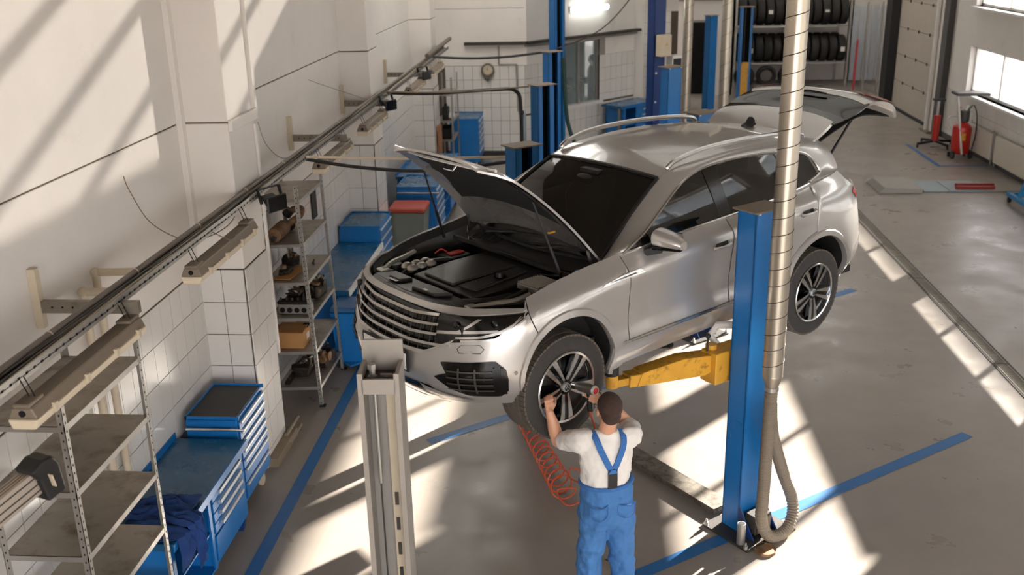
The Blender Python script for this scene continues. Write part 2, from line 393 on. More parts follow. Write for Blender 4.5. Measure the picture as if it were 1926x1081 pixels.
# columns beside the gate, gate of panels
struct(B().box(8.06, 8.5, 24.2, 24.55, 0, HC).mk('column_right', mat('dark_steel_column', (66, 62, 60), .6)))
cg = struct(B().box(8.08, 8.5, 24.55, 25.05, 0, HC).mk('column_gate', m_plaster)); B().box(7.95, 8.2, 24.5, 25.1, 0, .04).mk('base_plate', m_brown, cg)
B().cyl((8.03, 24.85, 0), (8.03, 24.85, HC), .05).mk('column_pipe', m_plaster, cg)
m_gate = mat('gate_panel_paint', (176, 166, 152), .6, var=.04)
gt = struct(B().box(8.30, 8.4, 25.05, 28.6, 0, HC).mk('door_2', m_dkgrey))
for k in range(8): B().box(8.24, 8.31, 25.1, 28.55, .06 + k * .7, .06 + k * .7 + .69).mk('door_panel', m_gate, gt, bev=.006)
B().box(8.2, 8.31, 25.1, 28.55, 0, .07).mk('door_seal', m_black, gt)
for k in range(1, 5):
    for yy in (25.9, 26.8, 27.7): B().box(8.215, 8.24, yy, yy + .035, k * .7 + .02, k * .7 + .09).mk('door_hinge', m_dkgrey, gt)
struct(B().box(8.02, 8.45, 28.6, 29.15, 0, HC).mk('column_black', mat('black_column', (30, 28, 28), .6)))
struct(B().box(9.6, 9.8, 29.0, 34.4, 0, HC).box(8.02, 9.8, 29.1, 29.2, 0, HC).box(8.25, 9.8, 34.2, 34.4, 0, HC).mk('wall_right_far', m_plaster))
B().box(8.4, 9.8, 29, 34.4, -.2, 0).mk('bay_floor', m_floor, fl)
# ceiling with a milky skylight, plus two opal ones added to brighten the back
SKY = ((.2, 4.1, 9.0, 18.0), (-3.2, -.6, 14.0, 21.8), (5.6, 8.0, 24.5, 33.5))
cb = B(); gx = sorted({-3.7, 9.9} | {q for s_ in SKY for q in s_[:2]}); gy = sorted({-3.2, 35} | {q for s_ in SKY for q in s_[2:]})
for xa, xb in zip(gx, gx[1:]):
    for ya, yb in zip(gy, gy[1:]):
        if not any(s_[0] <= xa < s_[1] and s_[2] <= ya < s_[3] for s_ in SKY): cb.box(xa, xb, ya, yb, HC, HC + .2)
cl = struct(cb.mk('ceiling', mat('grey_brown_ceiling', (126, 115, 104), .85, var=.04)))
m_milk = mat('milky_skylight_sheet', (235, 235, 232), .5, alpha=.84)
m_fill_sheet = D.materials.new('opal_fill_sheet'); m_fill_sheet.use_nodes = True
_n = m_fill_sheet.node_tree.nodes; _n.remove(_n['Principled BSDF']); _t = _n.new('ShaderNodeBsdfTranslucent'); _t.inputs[0].default_value = (.48, .48, .47, 1)
m_fill_sheet.node_tree.links.new(_t.outputs[0], _n['Material Output'].inputs[0])
for (x0, x1, y0, y1), mm in zip(SKY, (m_milk, m_fill_sheet, m_fill_sheet)):
    n = int((y1 - y0) / 1.5)
    for k in range(n + 1):
        yy = lerp(y0, y1, k / n); B().box(x0, x1, yy - .04, yy + .04, HC + .02, HC + .12).mk('skylight_bar', m_white, cl)
        if k < n: B().box(x0, x1, yy + .04, lerp(y0, y1, (k + 1) / n) - .04, HC + .1, HC + .104).mk('skylight_pane', mm, cl)
# building added outside the windows, its height set to block low sun
nbld = thing('sun_block_building', 'pale tall building added across the yard, its height set to shade the lower windows', 'building', (30, 5, 0))
B().box(0, 10, 0, 85, 0, 12.8).mk('facade', mat('pale_facade', (150, 152, 158), .9), nbld); B().box(-.15, 10, -.2, 85.2, 12.8, 12.98).mk('roof_edge', m_grey, nbld); B().box(-.08, 0, 0, 85, 0, .6).mk('plinth', m_dkgrey, nbld)
_nw = None
for _k in range(17):
    for _z in (1.3, 4.4, 7.5, 10.3):
        if _nw is None:
            _nw = B().box(-.06, .02, 0, 2.2, -.08, 0).box(-.04, .02, 0, .1, 0, 1.7).box(-.04, .02, 2.1, 2.2, 0, 1.7).box(-.04, .02, 1.05, 1.15, 0, 1.7).box(-.04, .02, 0, 2.2, 1.6, 1.7).mk('window', m_white, nbld, loc=(0, 2, _z)); _np = B().box(-.01, .0, .1, 2.1, 0, 1.6).mk('pane', mat('facade_glass', (70, 84, 98), .1), _nw); w_ = _nw
        else:
            w_ = inst(_nw, 'window', nbld, (0, 2 + _k * 4.9, _z)); inst(_np, 'pane', w_, (0, 0, 0))
# ================================================================ car (u along the car from front axle to rear, v towards the camera side, w up from tyre bottom)
CAR_O = (-.828, 7.079, 1.264); CAR_RZ = math.atan2(.693, .721)
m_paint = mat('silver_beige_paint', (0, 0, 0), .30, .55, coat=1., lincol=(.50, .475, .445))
m_cglass = mat('tinted_car_glass', (16, 17, 17), .03, alpha=.80, spec=.9)
m_gloss = mat('gloss_black', (10, 10, 11), .12, spec=.6)
m_chromed = mat('satin_chrome', (215, 213, 210), .2, .95)
m_under = mat('underbody', (20, 19, 18), .8)
m_bay = mat('engine_bay_plastic', (27, 26, 25), .48, var=.15, vs=7)
m_bay2 = mat('engine_cover_plastic', (37, 35, 33), .42, var=.1, vs=5)
m_inter = mat('interior_trim', (26, 24, 23), .7)
m_lens = mat('headlamp_lens', (40, 42, 44), .05, .3, spec=.9, alpha=.75)
m_tail = mat('red_tail_lens', (196, 40, 22), .12)
car = thing('suv_car', 'silver beige SUV raised on the two-post lift, bonnet and tailgate open', 'car', CAR_O, CAR_RZ)
def Q(p): return (p[0], -p[1], p[2])
class CB(B):
    def mk(s, *a, **k):
        s.v = [Q(p) for p in s.v]; return B.mk(s, *a, **k)

ST = [  # station key, then seven rows (u, v, w) from the bottom edge to the shoulder top
 (-1.60, [(-.74,0,.34),(-.82,0,.42),(-.845,0,.55),(-.835,0,.66),(-.80,0,.84),(-.76,0,.965),(-.71,0,1.02)]),
 (-1.35, [(-.73,.25,.34),(-.81,.25,.42),(-.835,.25,.55),(-.825,.25,.66),(-.79,.25,.84),(-.75,.25,.965),(-.70,.25,1.02)]),
 (-1.15, [(-.69,.44,.34),(-.77,.45,.42),(-.80,.45,.55),(-.79,.45,.66),(-.75,.45,.84),(-.71,.45,.965),(-.65,.45,1.02)]),
 (-.92, [(-.60,.63,.34),(-.67,.65,.42),(-.71,.66,.55),(-.70,.66,.66),(-.66,.66,.84),(-.62,.65,.97),(-.54,.63,1.025)]),
 (-.72, [(-.46,.77,.34),(-.52,.80,.42),(-.56,.82,.55),(-.56,.82,.66),(-.53,.815,.84),(-.48,.79,.97),(-.40,.74,1.035)]),
 (-.50, [(-.34,.86,.35),(-.38,.895,.43),(-.41,.91,.55),(-.41,.915,.66),(-.40,.91,.84),(-.36,.88,.98),(-.27,.80,1.05)]),
 (-.25, [(-.22,.91,.36),(-.23,.945,.44),(-.24,.96,.55),(-.24,.965,.68),(-.23,.96,.86),(-.21,.93,1.0),(-.15,.82,1.08)]),
 (0., [(0,.92,.37),(0,.96,.46),(0,.98,.56),(0,.985,.70),(0,.98,.88),(0,.945,1.03),(.02,.82,1.115)]),
 (.3, [(.3,.915,.37),(.3,.95,.46),(.3,.972,.56),(.3,.965,.70),(.3,.968,.88),(.3,.955,1.05),(.3,.82,1.155)]),
 (.6, [(.6,.90,.37),(.6,.935,.46),(.6,.962,.55),(.6,.945,.70),(.6,.955,.90),(.6,.96,1.07),(.6,.845,1.195)]),
 (1.2, [(1.2,.90,.385),(1.2,.935,.47),(1.2,.962,.56),(1.2,.94,.71),(1.2,.955,.92),(1.2,.965,1.11),(1.2,.872,1.232)]),
 (1.8, [(1.8,.90,.40),(1.8,.935,.48),(1.8,.962,.57),(1.8,.94,.72),(1.8,.955,.94),(1.8,.968,1.15),(1.8,.88,1.255)]),
 (2.4, [(2.4,.90,.405),(2.4,.935,.485),(2.4,.965,.575),(2.4,.95,.73),(2.4,.965,.96),(2.4,.97,1.18),(2.4,.88,1.28)]),
 (2.65, [(2.65,.915,.41),(2.65,.95,.49),(2.65,.975,.58),(2.65,.97,.73),(2.65,.975,.97),(2.65,.97,1.19),(2.65,.875,1.295)]),
 (2.93, [(2.93,.92,.41),(2.93,.96,.49),(2.93,.985,.58),(2.93,.985,.73),(2.93,.98,.97),(2.93,.96,1.2),(2.93,.86,1.32)]),
 (3.25, [(3.25,.90,.41),(3.25,.945,.49),(3.25,.97,.58),(3.25,.975,.73),(3.25,.965,.97),(3.25,.93,1.2),(3.22,.83,1.35)]),
 (3.5, [(3.45,.86,.41),(3.48,.90,.49),(3.5,.935,.58),(3.5,.94,.73),(3.5,.92,.97),(3.46,.88,1.2),(3.37,.79,1.37)]),
 (3.7, [(3.56,.78,.41),(3.62,.82,.49),(3.66,.86,.58),(3.67,.87,.73),(3.64,.86,.97),(3.58,.83,1.2),(3.47,.745,1.375)]),
 (3.9, [(3.65,.64,.42),(3.72,.68,.50),(3.77,.72,.58),(3.79,.74,.73),(3.74,.74,.97),(3.65,.73,1.2),(3.53,.68,1.38)]),
 (4.2, [(3.71,.35,.42),(3.78,.36,.50),(3.84,.37,.58),(3.85,.38,.73),(3.79,.38,.97),(3.68,.38,1.2),(3.56,.38,1.38)]),
 (4.5, [(3.72,0,.42),(3.79,0,.50),(3.85,0,.58),(3.86,0,.73),(3.80,0,.97),(3.69,0,1.2),(3.57,0,1.38)])]
SK = [s for s, _ in ST]
def cr(a, b, c, d, t): return .5 * (2 * b + (c - a) * t + (2 * a - 5 * b + 4 * c - d) * t * t + (3 * b - a - 3 * c + d) * t ** 3)
def rows_at(s):
    s = min(max(s, SK[0]), SK[-1] - 1e-6); i = 0
    while SK[i + 1] < s: i += 1
    n = len(ST); x0, x1, x2, x3 = SK[max(i - 1, 0)], SK[i], SK[i + 1], SK[min(i + 2, n - 1)]
    h = x2 - x1; t = (s - x1) / h; out = []
    A, Bq, Cq, Dq = ST[max(i - 1, 0)][1], ST[i][1], ST[i + 1][1], ST[min(i + 2, n - 1)][1]
    for k in range(7):
        q = []
        for ax in range(3):
            p0, p1, p2, p3 = A[k][ax], Bq[k][ax], Cq[k][ax], Dq[k][ax]
            m1 = (p2 - p0) / (x2 - x0) if x2 > x0 else 0; m2 = (p3 - p1) / (x3 - x1) if x3 > x1 else 0
            if i == 0: m1 = (p2 - p1) / h if ax != 0 else 0
            t2, t3 = t * t, t ** 3
            q.append((2 * t3 - 3 * t2 + 1) * p1 + (t3 - 2 * t2 + t) * h * m1 + (-2 * t3 + 3 * t2) * p2 + (t3 - t2) * h * m2)
        out.append(q)
    return out
_rc = {}
def S(s, w, off=0.):
    """point of the body skin at station s and height w, moved outwards by off"""
    key = round(s, 4)
    if key not in _rc: _rc[key] = rows_at(s)
    R = _rc[key]
    if w <= R[0][2]: i, t = 0, (w - R[0][2]) / (R[1][2] - R[0][2])
    elif w >= R[6][2]: i, t = 5, (w - R[5][2]) / (R[6][2] - R[5][2])
    else:
        i = 0
        while R[i + 1][2] < w: i += 1
        t = (w - R[i][2]) / (R[i + 1][2] - R[i][2])
    p = Vc([cr(R[max(i - 1, 0)][k], R[i][k], R[i + 1][k], R[min(i + 2, 6)][k], min(max(t, -.3), 1.3)) if k < 2 else w for k in range(3)])
    if off:
        a = S(s + .01, w); b = S(s - .01, w); c = S(s, w + .01); d = S(s, w - .01)
        n = (a - b).cross(c - d).normalized()
        if n.dot(Vc((p.x - 1.4, p.y * 1.6, 0))) < 0: n = -n
        p = p + n * off
    return p
def patch(bot, top, n=24, m=14, off=0., b=None):
    """skin patch between two polylines given in (s, w), same parameter"""
    def along(pl, t):
        x = t * (len(pl) - 1); i = min(int(x), len(pl) - 2); f = x - i
        return lerp(pl[i][0], pl[i + 1][0], f), lerp(pl[i][1], pl[i + 1][1], f)
    rows = []
    for j in range(m + 1):
        r = []
        for i in range(n + 1):
            a = along(bot, i / n); c = along(top, i / n); r.append(S(lerp(a[0], c[0], j / m), lerp(a[1], c[1], j / m), off))
        rows.append(r)
    b = b or CB(); b.grid(rows); return b
def arch(c, r, a0, a1, boxl, boxr, top, bot, n=28, m=8, off=0., b=None, rin=0., rout=None):
    """skin between a wheel-arch arc and a surrounding frame, angles in degrees from the rear"""
    rows = [[] for _ in range(m + 1)]
    for i in range(n + 1):
        a = math.radians(lerp(a0, a1, i / n)); ca, sa = math.cos(a), math.sin(a)
        ts = []
        if ca > 1e-6: ts.append((boxr - c[0]) / ca)
        if ca < -1e-6: ts.append((boxl - c[0]) / ca)
        if sa > 1e-6:
            # the frame top may slope: solve by sampling
            t = .1
            while t < 3 and c[1] + sa * t < top(c[0] + ca * t): t += .004
            ts.append(t)
        if sa < -1e-6: ts.append((bot - c[1]) / sa)
        R2 = rout or max(min(ts), r + .001)
        for j in range(m + 1):
            rr = lerp(r + rin, R2, j / m); rows[j].append(S(c[0] + ca * rr, c[1] + sa * rr, off))
    b = b or CB(); b.grid(rows); return b
def both(fn):
    """run a builder for the near side and mirror it to the far side"""
    for sg in (1, -1): fn(sg)
def mir(b, sg):
    if sg < 0: b.v = [(p[0], -p[1], p[2]) for p in b.v]
    return b
FA, RA, AR = (.02, .455), (2.93, .445), .445
belt = lambda s: rows_at(s)[6][2]
topf = lambda s: rows_at(s)[6][2]
def skin(sg):
    K = dict(parent=car, smooth=True, solid=.012, ang=28)
    # front bumper: lower front, cheek below the lamps and the lip ahead of the wheel
    b = patch([(-1.6, .34), (-1.4, .34), (-1.2, .34), (-1.0, .34), (-.7, .34), (-.43, .345)], [(-1.6, .69), (-1.4, .69), (-1.2, .70), (-1.0, .80), (-.7, .845), (-.43, .965)], 40, 18)
    arch(FA, AR, 127, 194, -.43, 9, lambda s: 9, .345, 18, 5, b=b)
    mir(b, sg).mk('front_bumper', m_paint, **K)
    b = arch(FA, AR, 126, 0, -.43, .612, topf, .3, 34, 9)
    arch(FA, AR, 0, -14, -.43, .612, topf, .345, 6, 9, b=b)
    mir(b, sg).mk('fender', m_paint, **K)
    dl = lambda s: .555 + .012 * (s - .6)
    b = patch([(.622, dl(.6)), (1.2, dl(1.2)), (1.735, dl(1.7))], [(.618, belt(.62)), (1.2, belt(1.2)), (1.745, belt(1.745))], 26, 22)
    mir(b, sg).mk('front_door', m_paint, **K)
    ae = [(RA[0] + (AR + .067) * math.cos(math.radians(q)), RA[1] + (AR + .067) * math.sin(math.radians(q))) for q in (165, 152, 139, 126, 113, 99.5)]
    xs = [1.747, 2.1] + [q[0] for q in ae]
    b = patch([(1.747, dl(1.75)), (2.1, dl(2.1))] + ae, [(1.757 + (x - 1.747) * (2.845 - 1.757) / (xs[-1] - 1.747), belt(1.757 + (x - 1.747) * (2.845 - 1.757) / (xs[-1] - 1.747))) for x in xs], 35, 22)
    mir(b, sg).mk('rear_door', m_paint, **K)
    b = patch([(.45, .365), (1.2, .38), (2.0, .395), (2.52, .40)], [(.45, .545), (1.2, .553), (2.0, .563), (2.52, .568)], 26, 8)
    mir(b, sg).mk('sill', m_paint, **K)
    b = arch(RA, AR, 99, 6, 2.853, 3.46, topf, .4, 34, 9)
    arch(RA, AR, 178, 99, 2.2, 3.46, topf, .4, 22, 3, b=b, rout=AR + .058)
    patch([(3.46, .50), (3.8, .50), (4.05, .50)], [(3.46, belt(3.46)), (3.8, 1.06), (4.05, 1.0)], 8, 14, b=b)
    mir(b, sg).mk('rear_quarter_panel', m_paint, **K)
    b = patch([(3.46, .41), (3.7, .41), (3.9, .42), (4.2, .42), (4.5, .42)], [(3.46, .66), (3.7, .74), (3.9, .78), (4.2, .80), (4.5, .80)], 22, 8, off=.006)
    arch(RA, AR, 6, -8, 2.2, 3.46, topf, .41, 5, 6, b=b)
    mir(b, sg).mk('rear_bumper', m_paint, **K)
    # arch lips
    for c, nm, a0, a1 in ((FA, 'front', 196, -16), (RA, 'rear', 190, -10)):
        rows = []
        for i in range(45):
            a = math.radians(lerp(a0, a1, i / 44)); ca, sa = math.cos(a), math.sin(a)
            w_in = c[1] + sa * AR
            pin = S(c[0] + ca * AR, c[1] + sa * AR, .012)
            rows.append([pin - Vc((0, .05, 0)), pin, S(c[0] + ca * (AR + .045), c[1] + sa * (AR + .045), .012), S(c[0] + ca * (AR + .055), c[1] + sa * (AR + .055), .001)])
        mir(CB().grid(rows), sg).mk('wheel_arch_trim', m_paint, car, smooth=True)
        # dark liner
        rows = []
        for i in range(29):
            a = math.radians(lerp(194, -13, i / 28)); q = S(c[0] + math.cos(a) * (AR + .004), c[1] + math.sin(a) * (AR + .004))
            rows.append([(q.x, q.y - .03, q.z), (q.x, .45, q.z)])
        b = CB().grid(rows)
        b.box(c[0] - AR + .06, c[0] + AR, .42, .45, c[1] - .1, c[1] + AR)
        mir(b, sg).mk('wheel_arch_liner', m_under, car)
    # character lines and trim
    b = patch([(.55, .556), (1.2, .563), (1.9, .57), (2.45, .576)], [(.55, .572), (1.2, .582), (1.9, .59), (2.45, .594)], 30, 2, off=.008)  # bright strip stands in for the highlight along the lower door crease
    mir(b, sg).mk('door_crease_highlight', m_chromed, car, smooth=True)
    b = patch([(.34, 1.035), (.55, 1.048), (.76, 1.058)], [(.36, 1.047), (.55, 1.078), (.72, 1.088)], 14, 3, off=.006)
    f = mir(b, sg).mk('fender_badge', m_chromed, car, smooth=True)
    b = patch([(.40, 1.047), (.55, 1.057), (.68, 1.066)], [(.42, 1.051), (.55, 1.066), (.66, 1.073)], 10, 2, off=.009)
    mir(b, sg).mk('badge_slot', m_gloss, f, smooth=True)
    # door handles
    for s0, w0 in ((1.50, 1.075), (2.60, 1.13)):
        pts = [S(s0 + .2 * t, w0 + .015 * t, .008 + .035 * math.sin(math.pi * t) ** .6) for t in [i / 12 for i in range(13)]]
        d = mir(CB().tube(pts, .012, 8), sg).mk('door_handle', m_paint, car, smooth=True)
        b = patch([(s0 + .02, w0 - .022), (s0 + .18, w0 - .012)], [(s0 + .03, w0 + .03), (s0 + .17, w0 + .036)], 10, 4, off=.003)  # dark patch laid on the skin stands in for the hollow's shade
        mir(b, sg).mk('handle_shade_patch', m_dkgrey, d, smooth=True)
    # headlamp: dark housing, bright strips, silver trim
    b = patch([(-1.13, .715), (-.95, .815), (-.7, .86), (-.41, .975)], [(-1.13, .985), (-.95, .99), (-.7, .995), (-.36, 1.005)], 26, 10, off=-.004)
    hl = mir(b, sg).mk('headlamp', m_gloss, car, smooth=True)
    for bo, tp, mm in (([(-1.12, .845), (-.9, .87), (-.68, .885)], [(-1.12, .865), (-.9, .89), (-.68, .90)], m_chromed),
                       ([(-.98, .875), (-.90, .92), (-.84, .965)], [(-.95, .872), (-.87, .92), (-.81, .965)], m_chromed),
                       ([(-.97, .83), (-.8, .845), (-.62, .885), (-.45, .965)], [(-.97, .842), (-.8, .86), (-.63, .905), (-.41, .985)], m_chromed),
                       ([(-.66, .87), (-.55, .93), (-.48, .975)], [(-.64, .867), (-.52, .93), (-.46, .978)], m_chromed)):
        mir(patch(bo, tp, 14, 2, off=.003), sg).mk('lamp_strip', mm, hl, smooth=True)
    for sx, wx in ((-.98, .92), (-.72, .935)):
        q = S(sx, wx, -.0); d = Vc((q.x + .2, q.y * .4, 0)).normalized() * -1
        bb = CB(); bb.ball(q, .035, 12, (.5, 1, .8)); mir(bb, sg).mk('projector_lens', m_lens, hl, smooth=True)
    mir(patch([(-.93, .812), (-.7, .835), (-.41, .958)], [(-.93, .826), (-.7, .848), (-.41, .972)], 18, 2, off=.006), sg).mk('lamp_trim', m_chromed, hl, smooth=True)
    # front air intake surround in gloss black with bars
    b = patch([(-1.10, .55), (-.98, .475), (-.86, .43), (-.66, .425), (-.585, .47), (-.57, .56)], [(-1.10, .555), (-1.0, .595), (-1.06, .665), (-.9, .68), (-.68, .695), (-.59, .63)], 26, 12, off=.006)
    fg = mir(b, sg).mk('air_intake', m_gloss, car, smooth=True)
    for k in range(4):
        mir(patch([(-1.0, .48 + k * .042), (-.70, .475 + k * .046)], [(-1.0, .49 + k * .042), (-.70, .487 + k * .046)], 8, 2, off=.014), sg).mk('intake_bar', m_dkgrey, fg, smooth=True)
    for s0 in (-.92, -.82): mir(patch([(s0, .46), (s0 + .012, .46)], [(s0, .64), (s0 + .012, .64)], 2, 8, off=.015), sg).mk('intake_bar', m_dkgrey, fg)
    for s0, s1 in ((-.69, -.675), (-.63, -.60)): mir(patch([(s0, .45), (s1, .45)], [(s0 - .01, .65), (s1 - .01, .65)], 2, 8, off=.014), sg).mk('intake_fin', m_gloss, fg, smooth=True)
    # silver blade below the intake and lower lip
    b = patch([(-1.20, .42), (-1.0, .365), (-.86, .36)], [(-1.24, .475), (-1.04, .435), (-.86, .40)], 12, 4, off=.012)
    mir(b, sg).mk('bumper_blade', m_paint, car, smooth=True)
    mir(patch([(-1.6, .335), (-1.3, .335), (-1.06, .338)], [(-1.6, .355), (-1.3, .355), (-1.06, .358)], 16, 2, off=.016), sg).mk('lower_chrome_lip', m_chrome, car, smooth=True)
    mir(patch([(-1.6, .36), (-1.3, .36), (-1.02, .37)], [(-1.6, .47), (-1.3, .47), (-1.16, .47)], 16, 4, off=.005), sg).mk('lower_grille', m_gloss, car, smooth=True)
    bb = CB(); q = S(-.50, .60, .004); bb.ball(q, .014, 8, (1, .5, 1)); mir(bb, sg).mk('parking_sensor', m_grey, car, smooth=True)
    pl_ = [(-.93, .74), (-.79, .745), (-.77, .775), (-.80, .80), (-.925, .79), (-.945, .765), (-.93, .74)]
    mir(CB().tube([S(s_, w_, .001) for s_, w_ in pl_], .003, 5), sg).mk('washer_cap', m_dkgrey, car)
    # grille half: black recess, bright bars
    b = patch([(-1.6, .695), (-1.4, .695), (-1.2, .705), (-1.12, .72)], [(-1.6, 1.0), (-1.4, 1.0), (-1.2, .995), (-1.12, .985)], 18, 8, off=-.03)
    gr = mir(b, sg).mk('grille', m_gloss, car, smooth=True)
    for k in range(4):
        w0 = .748 + k * .063; e = -1.13 if k else -1.0
        mir(patch([(-1.6, w0), (-1.35, w0), (e, w0 + .02)], [(-1.6, w0 + .02), (-1.35, w0 + .02), (e, w0 + .036)], 18, 2, off=.004), sg).mk('grille_bar', m_chromed, gr, smooth=True, solid=.015)
    mir(patch([(-1.6, .68), (-1.4, .68), (-1.21, .69), (-1.0, .795)], [(-1.6, .706), (-1.4, .706), (-1.19, .718), (-.97, .828)], 20, 2, off=.010), sg).mk('grille_trim', m_chromed, gr, smooth=True, solid=.02)
    mir(patch([(-1.6, .985), (-1.4, .985), (-1.12, .98), (-.8, .985), (-.44, .998)], [(-1.6, 1.02), (-1.4, 1.02), (-1.12, 1.015), (-.8, 1.012), (-.40, 1.01)], 30, 3, off=.008), sg).mk('grille_top_strip', m_paint, gr, smooth=True, solid=.015)
    for k in range(5):
        s0 = -1.56 + k * .095
        mir(patch([(s0, .71), (s0 + .008, .71)], [(s0, .95), (s0 + .008, .95)], 1, 6, off=-.008), sg).mk('grille_rib', m_dkgrey, gr)
    # rear lamp on the quarter
    mir(patch([(3.60, 1.10), (3.85, 1.12)], [(3.50, 1.17), (3.85, 1.24)], 8, 5, off=.006), sg).mk('tail_lamp', m_tail, car, smooth=True)
    mir(patch([(3.5, .47), (3.7, .50), (3.9, .52)], [(3.5, .482), (3.7, .515), (3.9, .54)], 8, 2, off=.012), sg).mk('bumper_trim', m_chromed, car, smooth=True)
both(skin)
# number plate and badge
q = S(-1.6, .6)
pl = CB().box(q.x - .022, q.x - .004, -.27, .27, .545, .665).mk('number_plate', m_white, car, bev=.004)
CB().box(q.x - .018, q.x - .002, -.29, .29, .53, .68).mk('plate_holder', m_black, pl, bev=.004)

# greenhouse
def gv(u, w):
    t = max(0, (w - 1.2) / .45); return .885 - .20 * t ** 1.15 - .05 * max(0, (u - 2.3)) ** 1.6 - .03 * max(0, .9 - u)
DT = [(.62, 1.205), (.84, 1.29), (1.05, 1.398), (1.28, 1.515), (1.45, 1.585), (1.65, 1.628), (1.95, 1.645), (2.3, 1.64), (2.6, 1.62), (2.86, 1.585), (2.98, 1.555), (3.07, 1.49), (3.12, 1.40), (3.08, 1.365), (2.93, 1.33)]
G = lambda u, w, o=0.: Vc((u, gv(u, w) + o, w))
RE = [(.56, .72, 1.125), (.76, .69, 1.26), (.95, .66, 1.405), (1.12, .635, 1.515), (1.27, .61, 1.60), (1.48, .615, 1.665), (1.95, .625, 1.70), (2.3, .625, 1.705), (2.7, .615, 1.69), (2.98, .605, 1.67), (3.18, .60, 1.65), (3.32, .62, 1.60), (3.42, .68, 1.49), (3.42, .745, 1.40), (3.36, .79, 1.37)]
def roofc(u): # roof centre height
    pts = [(1.25, 1.635), (1.5, 1.69), (1.9, 1.73), (2.3, 1.74), (2.8, 1.725), (3.32, 1.655)]
    for (a, h), (c, k) in zip(pts, pts[1:]):
        if u <= c: return lerp(h, k, (u - a) / (c - a))
    return pts[-1][1]
def house(sg):
    rows = []
    for j in range(5):
        t = j / 4
        row = [lerp(Vc(G(*d)), Vc(r), t) + Vc((0, .02 * math.sin(math.pi * t), .006 * math.sin(math.pi * t))) for d, r in zip(DT, RE)]
        rows.append(bez(row, 4))
    mir(CB().grid(rows), sg).mk('roof_pillar', m_paint, car, smooth=True, solid=.012)
    # quarter below the glass at the rear
    rows = [[G(2.845 + .04 * i, min(1.32 + i * .005, 1.37)) for i in range(9)], [S(2.845 + .05 * i, belt(2.845 + .05 * i) - .004) for i in range(9)]]
    mir(CB().grid(rows), sg).mk('quarter_filler', m_paint, car, smooth=True)
    # glass panes
    def botw(u): return belt(u) + .012 if u < 2.9 else 1.34 + (u - 2.93) * .2
    def topw(u):
        for (a, h), (c, k) in zip(DT[:13], DT[1:13]):
            if a <= u <= c: return lerp(h, k, (u - a) / (c - a)) - .012
        return 1.4
    def pane(nm, u0, u1, du0=0., du1=0., mm=m_cglass, par=car, off=-.006, n=16):
        rows = []
        for j in range(9):
            row = []
            for i in range(n + 1):
                ub = lerp(u0, u1, i / n); ut = lerp(u0 + du0, u1 + du1, i / n)
                wb_, wt = botw(ub), topw(ut); t = j / 8; u = lerp(ub, ut, t); w = max(wb_, lerp(wb_, wt, t)); row.append(G(u, w, off))
            rows.append(row)
        return mir(CB().grid(rows), sg).mk(nm, mm, par, smooth=True, solid=.004)
    pane('quarter_light', .66, .84, 0, 0)
    pane('front_door_glass', .86, 1.70, 0., -.045)
    pane('rear_door_glass', 1.84, 2.66, -.03, -.09)
    pane('rear_quarter_glass', 2.70, 3.09, -.08, -.06)
    pane('pillar_trim', 1.70, 1.84, -.045, -.03, m_gloss, off=.0, n=4)
    pane('pillar_trim', .835, .862, 0, 0, m_gloss, off=0, n=2); pane('pillar_trim', 2.655, 2.705, -.09, -.08, m_gloss, off=0, n=2)
    # bright frame round the side windows
    top = bez([G(u, w, .004) for u, w in DT], 4)
    low = bez([G(u, belt(u) + .008, .008) for u in (.62, 1.0, 1.4, 1.8, 2.2, 2.6, 2.9)], 4)
    mir(CB().tube(top, .010, 6), sg).mk('window_chrome', m_chromed, car, smooth=True)
    mir(CB().tube(low, .010, 6), sg).mk('window_chrome', m_chromed, car, smooth=True)
    b = CB()
    rows = [[S(u, belt(u) - .012) for u in [.64 + k * .07 for k in range(32)]], [G(u, belt(u) + .004, 0) for u in [.64 + k * .07 for k in range(32)]]]
    mir(b.grid(rows), sg).mk('belt_seal', m_chromed, car, smooth=True)
    # roof rail
    rp = bez([(1.36, .595, 1.655), (1.46, .60, 1.705), (1.75, .615, 1.755), (2.26, .62, 1.765), (2.7, .615, 1.745), (2.98, .605, 1.715), (3.10, .60, 1.675)], 6)
    mir(CB().tube(rp, .02, 8, rads=[.014] + [.021] * (len(rp) - 2) + [.014]), sg).mk('roof_rail', m_chromed, car, smooth=True)
    # mirror
    mb = CB(); rows = []
    for t in [k / 8 for k in range(9)]:   # sections from the root outwards
        v = lerp(.915, 1.145, t); hgt = .135 * (1 - .55 * t ** 2.2) * (1 if t > 0 else .6); dep = .10 * (1 - .5 * t ** 3) * (1 if t > 0 else .6)
        u0 = .93 + .045 * t; row = []
        for k in range(17):
            a_ = math.pi * 2 * k / 16; cx, cz = math.cos(a_), math.sin(a_)
            row.append((u0 + dep * (abs(cx) ** .7) * (-1 if cx > 0 else 1) * (1 if cx > 0 else .45), v, 1.215 + hgt * (.5 + .5 * (abs(cz) ** .8) * (1 if cz > 0 else -1))))
        rows.append(row)
    mb.grid(rows); mb.add(rows[-1][:-1], [tuple(range(16))]); mb.add(rows[0][:-1], [tuple(range(16))])
    mo = mir(mb, sg).mk('door_mirror', m_paint, car, smooth=True)
    mir(CB().prism([(.85, .93, 1.195), (.98, .93, 1.195), (1.0, 1.12, 1.207), (.93, 1.14, 1.207)], (0, 0, .016)), sg).mk('mirror_base', m_gloss, mo)
    mir(CB().bar((.86, .87, 1.17), (.93, .97, 1.2), .09, .05), sg).mk('mirror_arm', m_black, mo)
    mir(CB().box(.975, .99, .94, 1.11, 1.225, 1.325), sg).mk('mirror_glass', m_chrome, mo)
both(house)
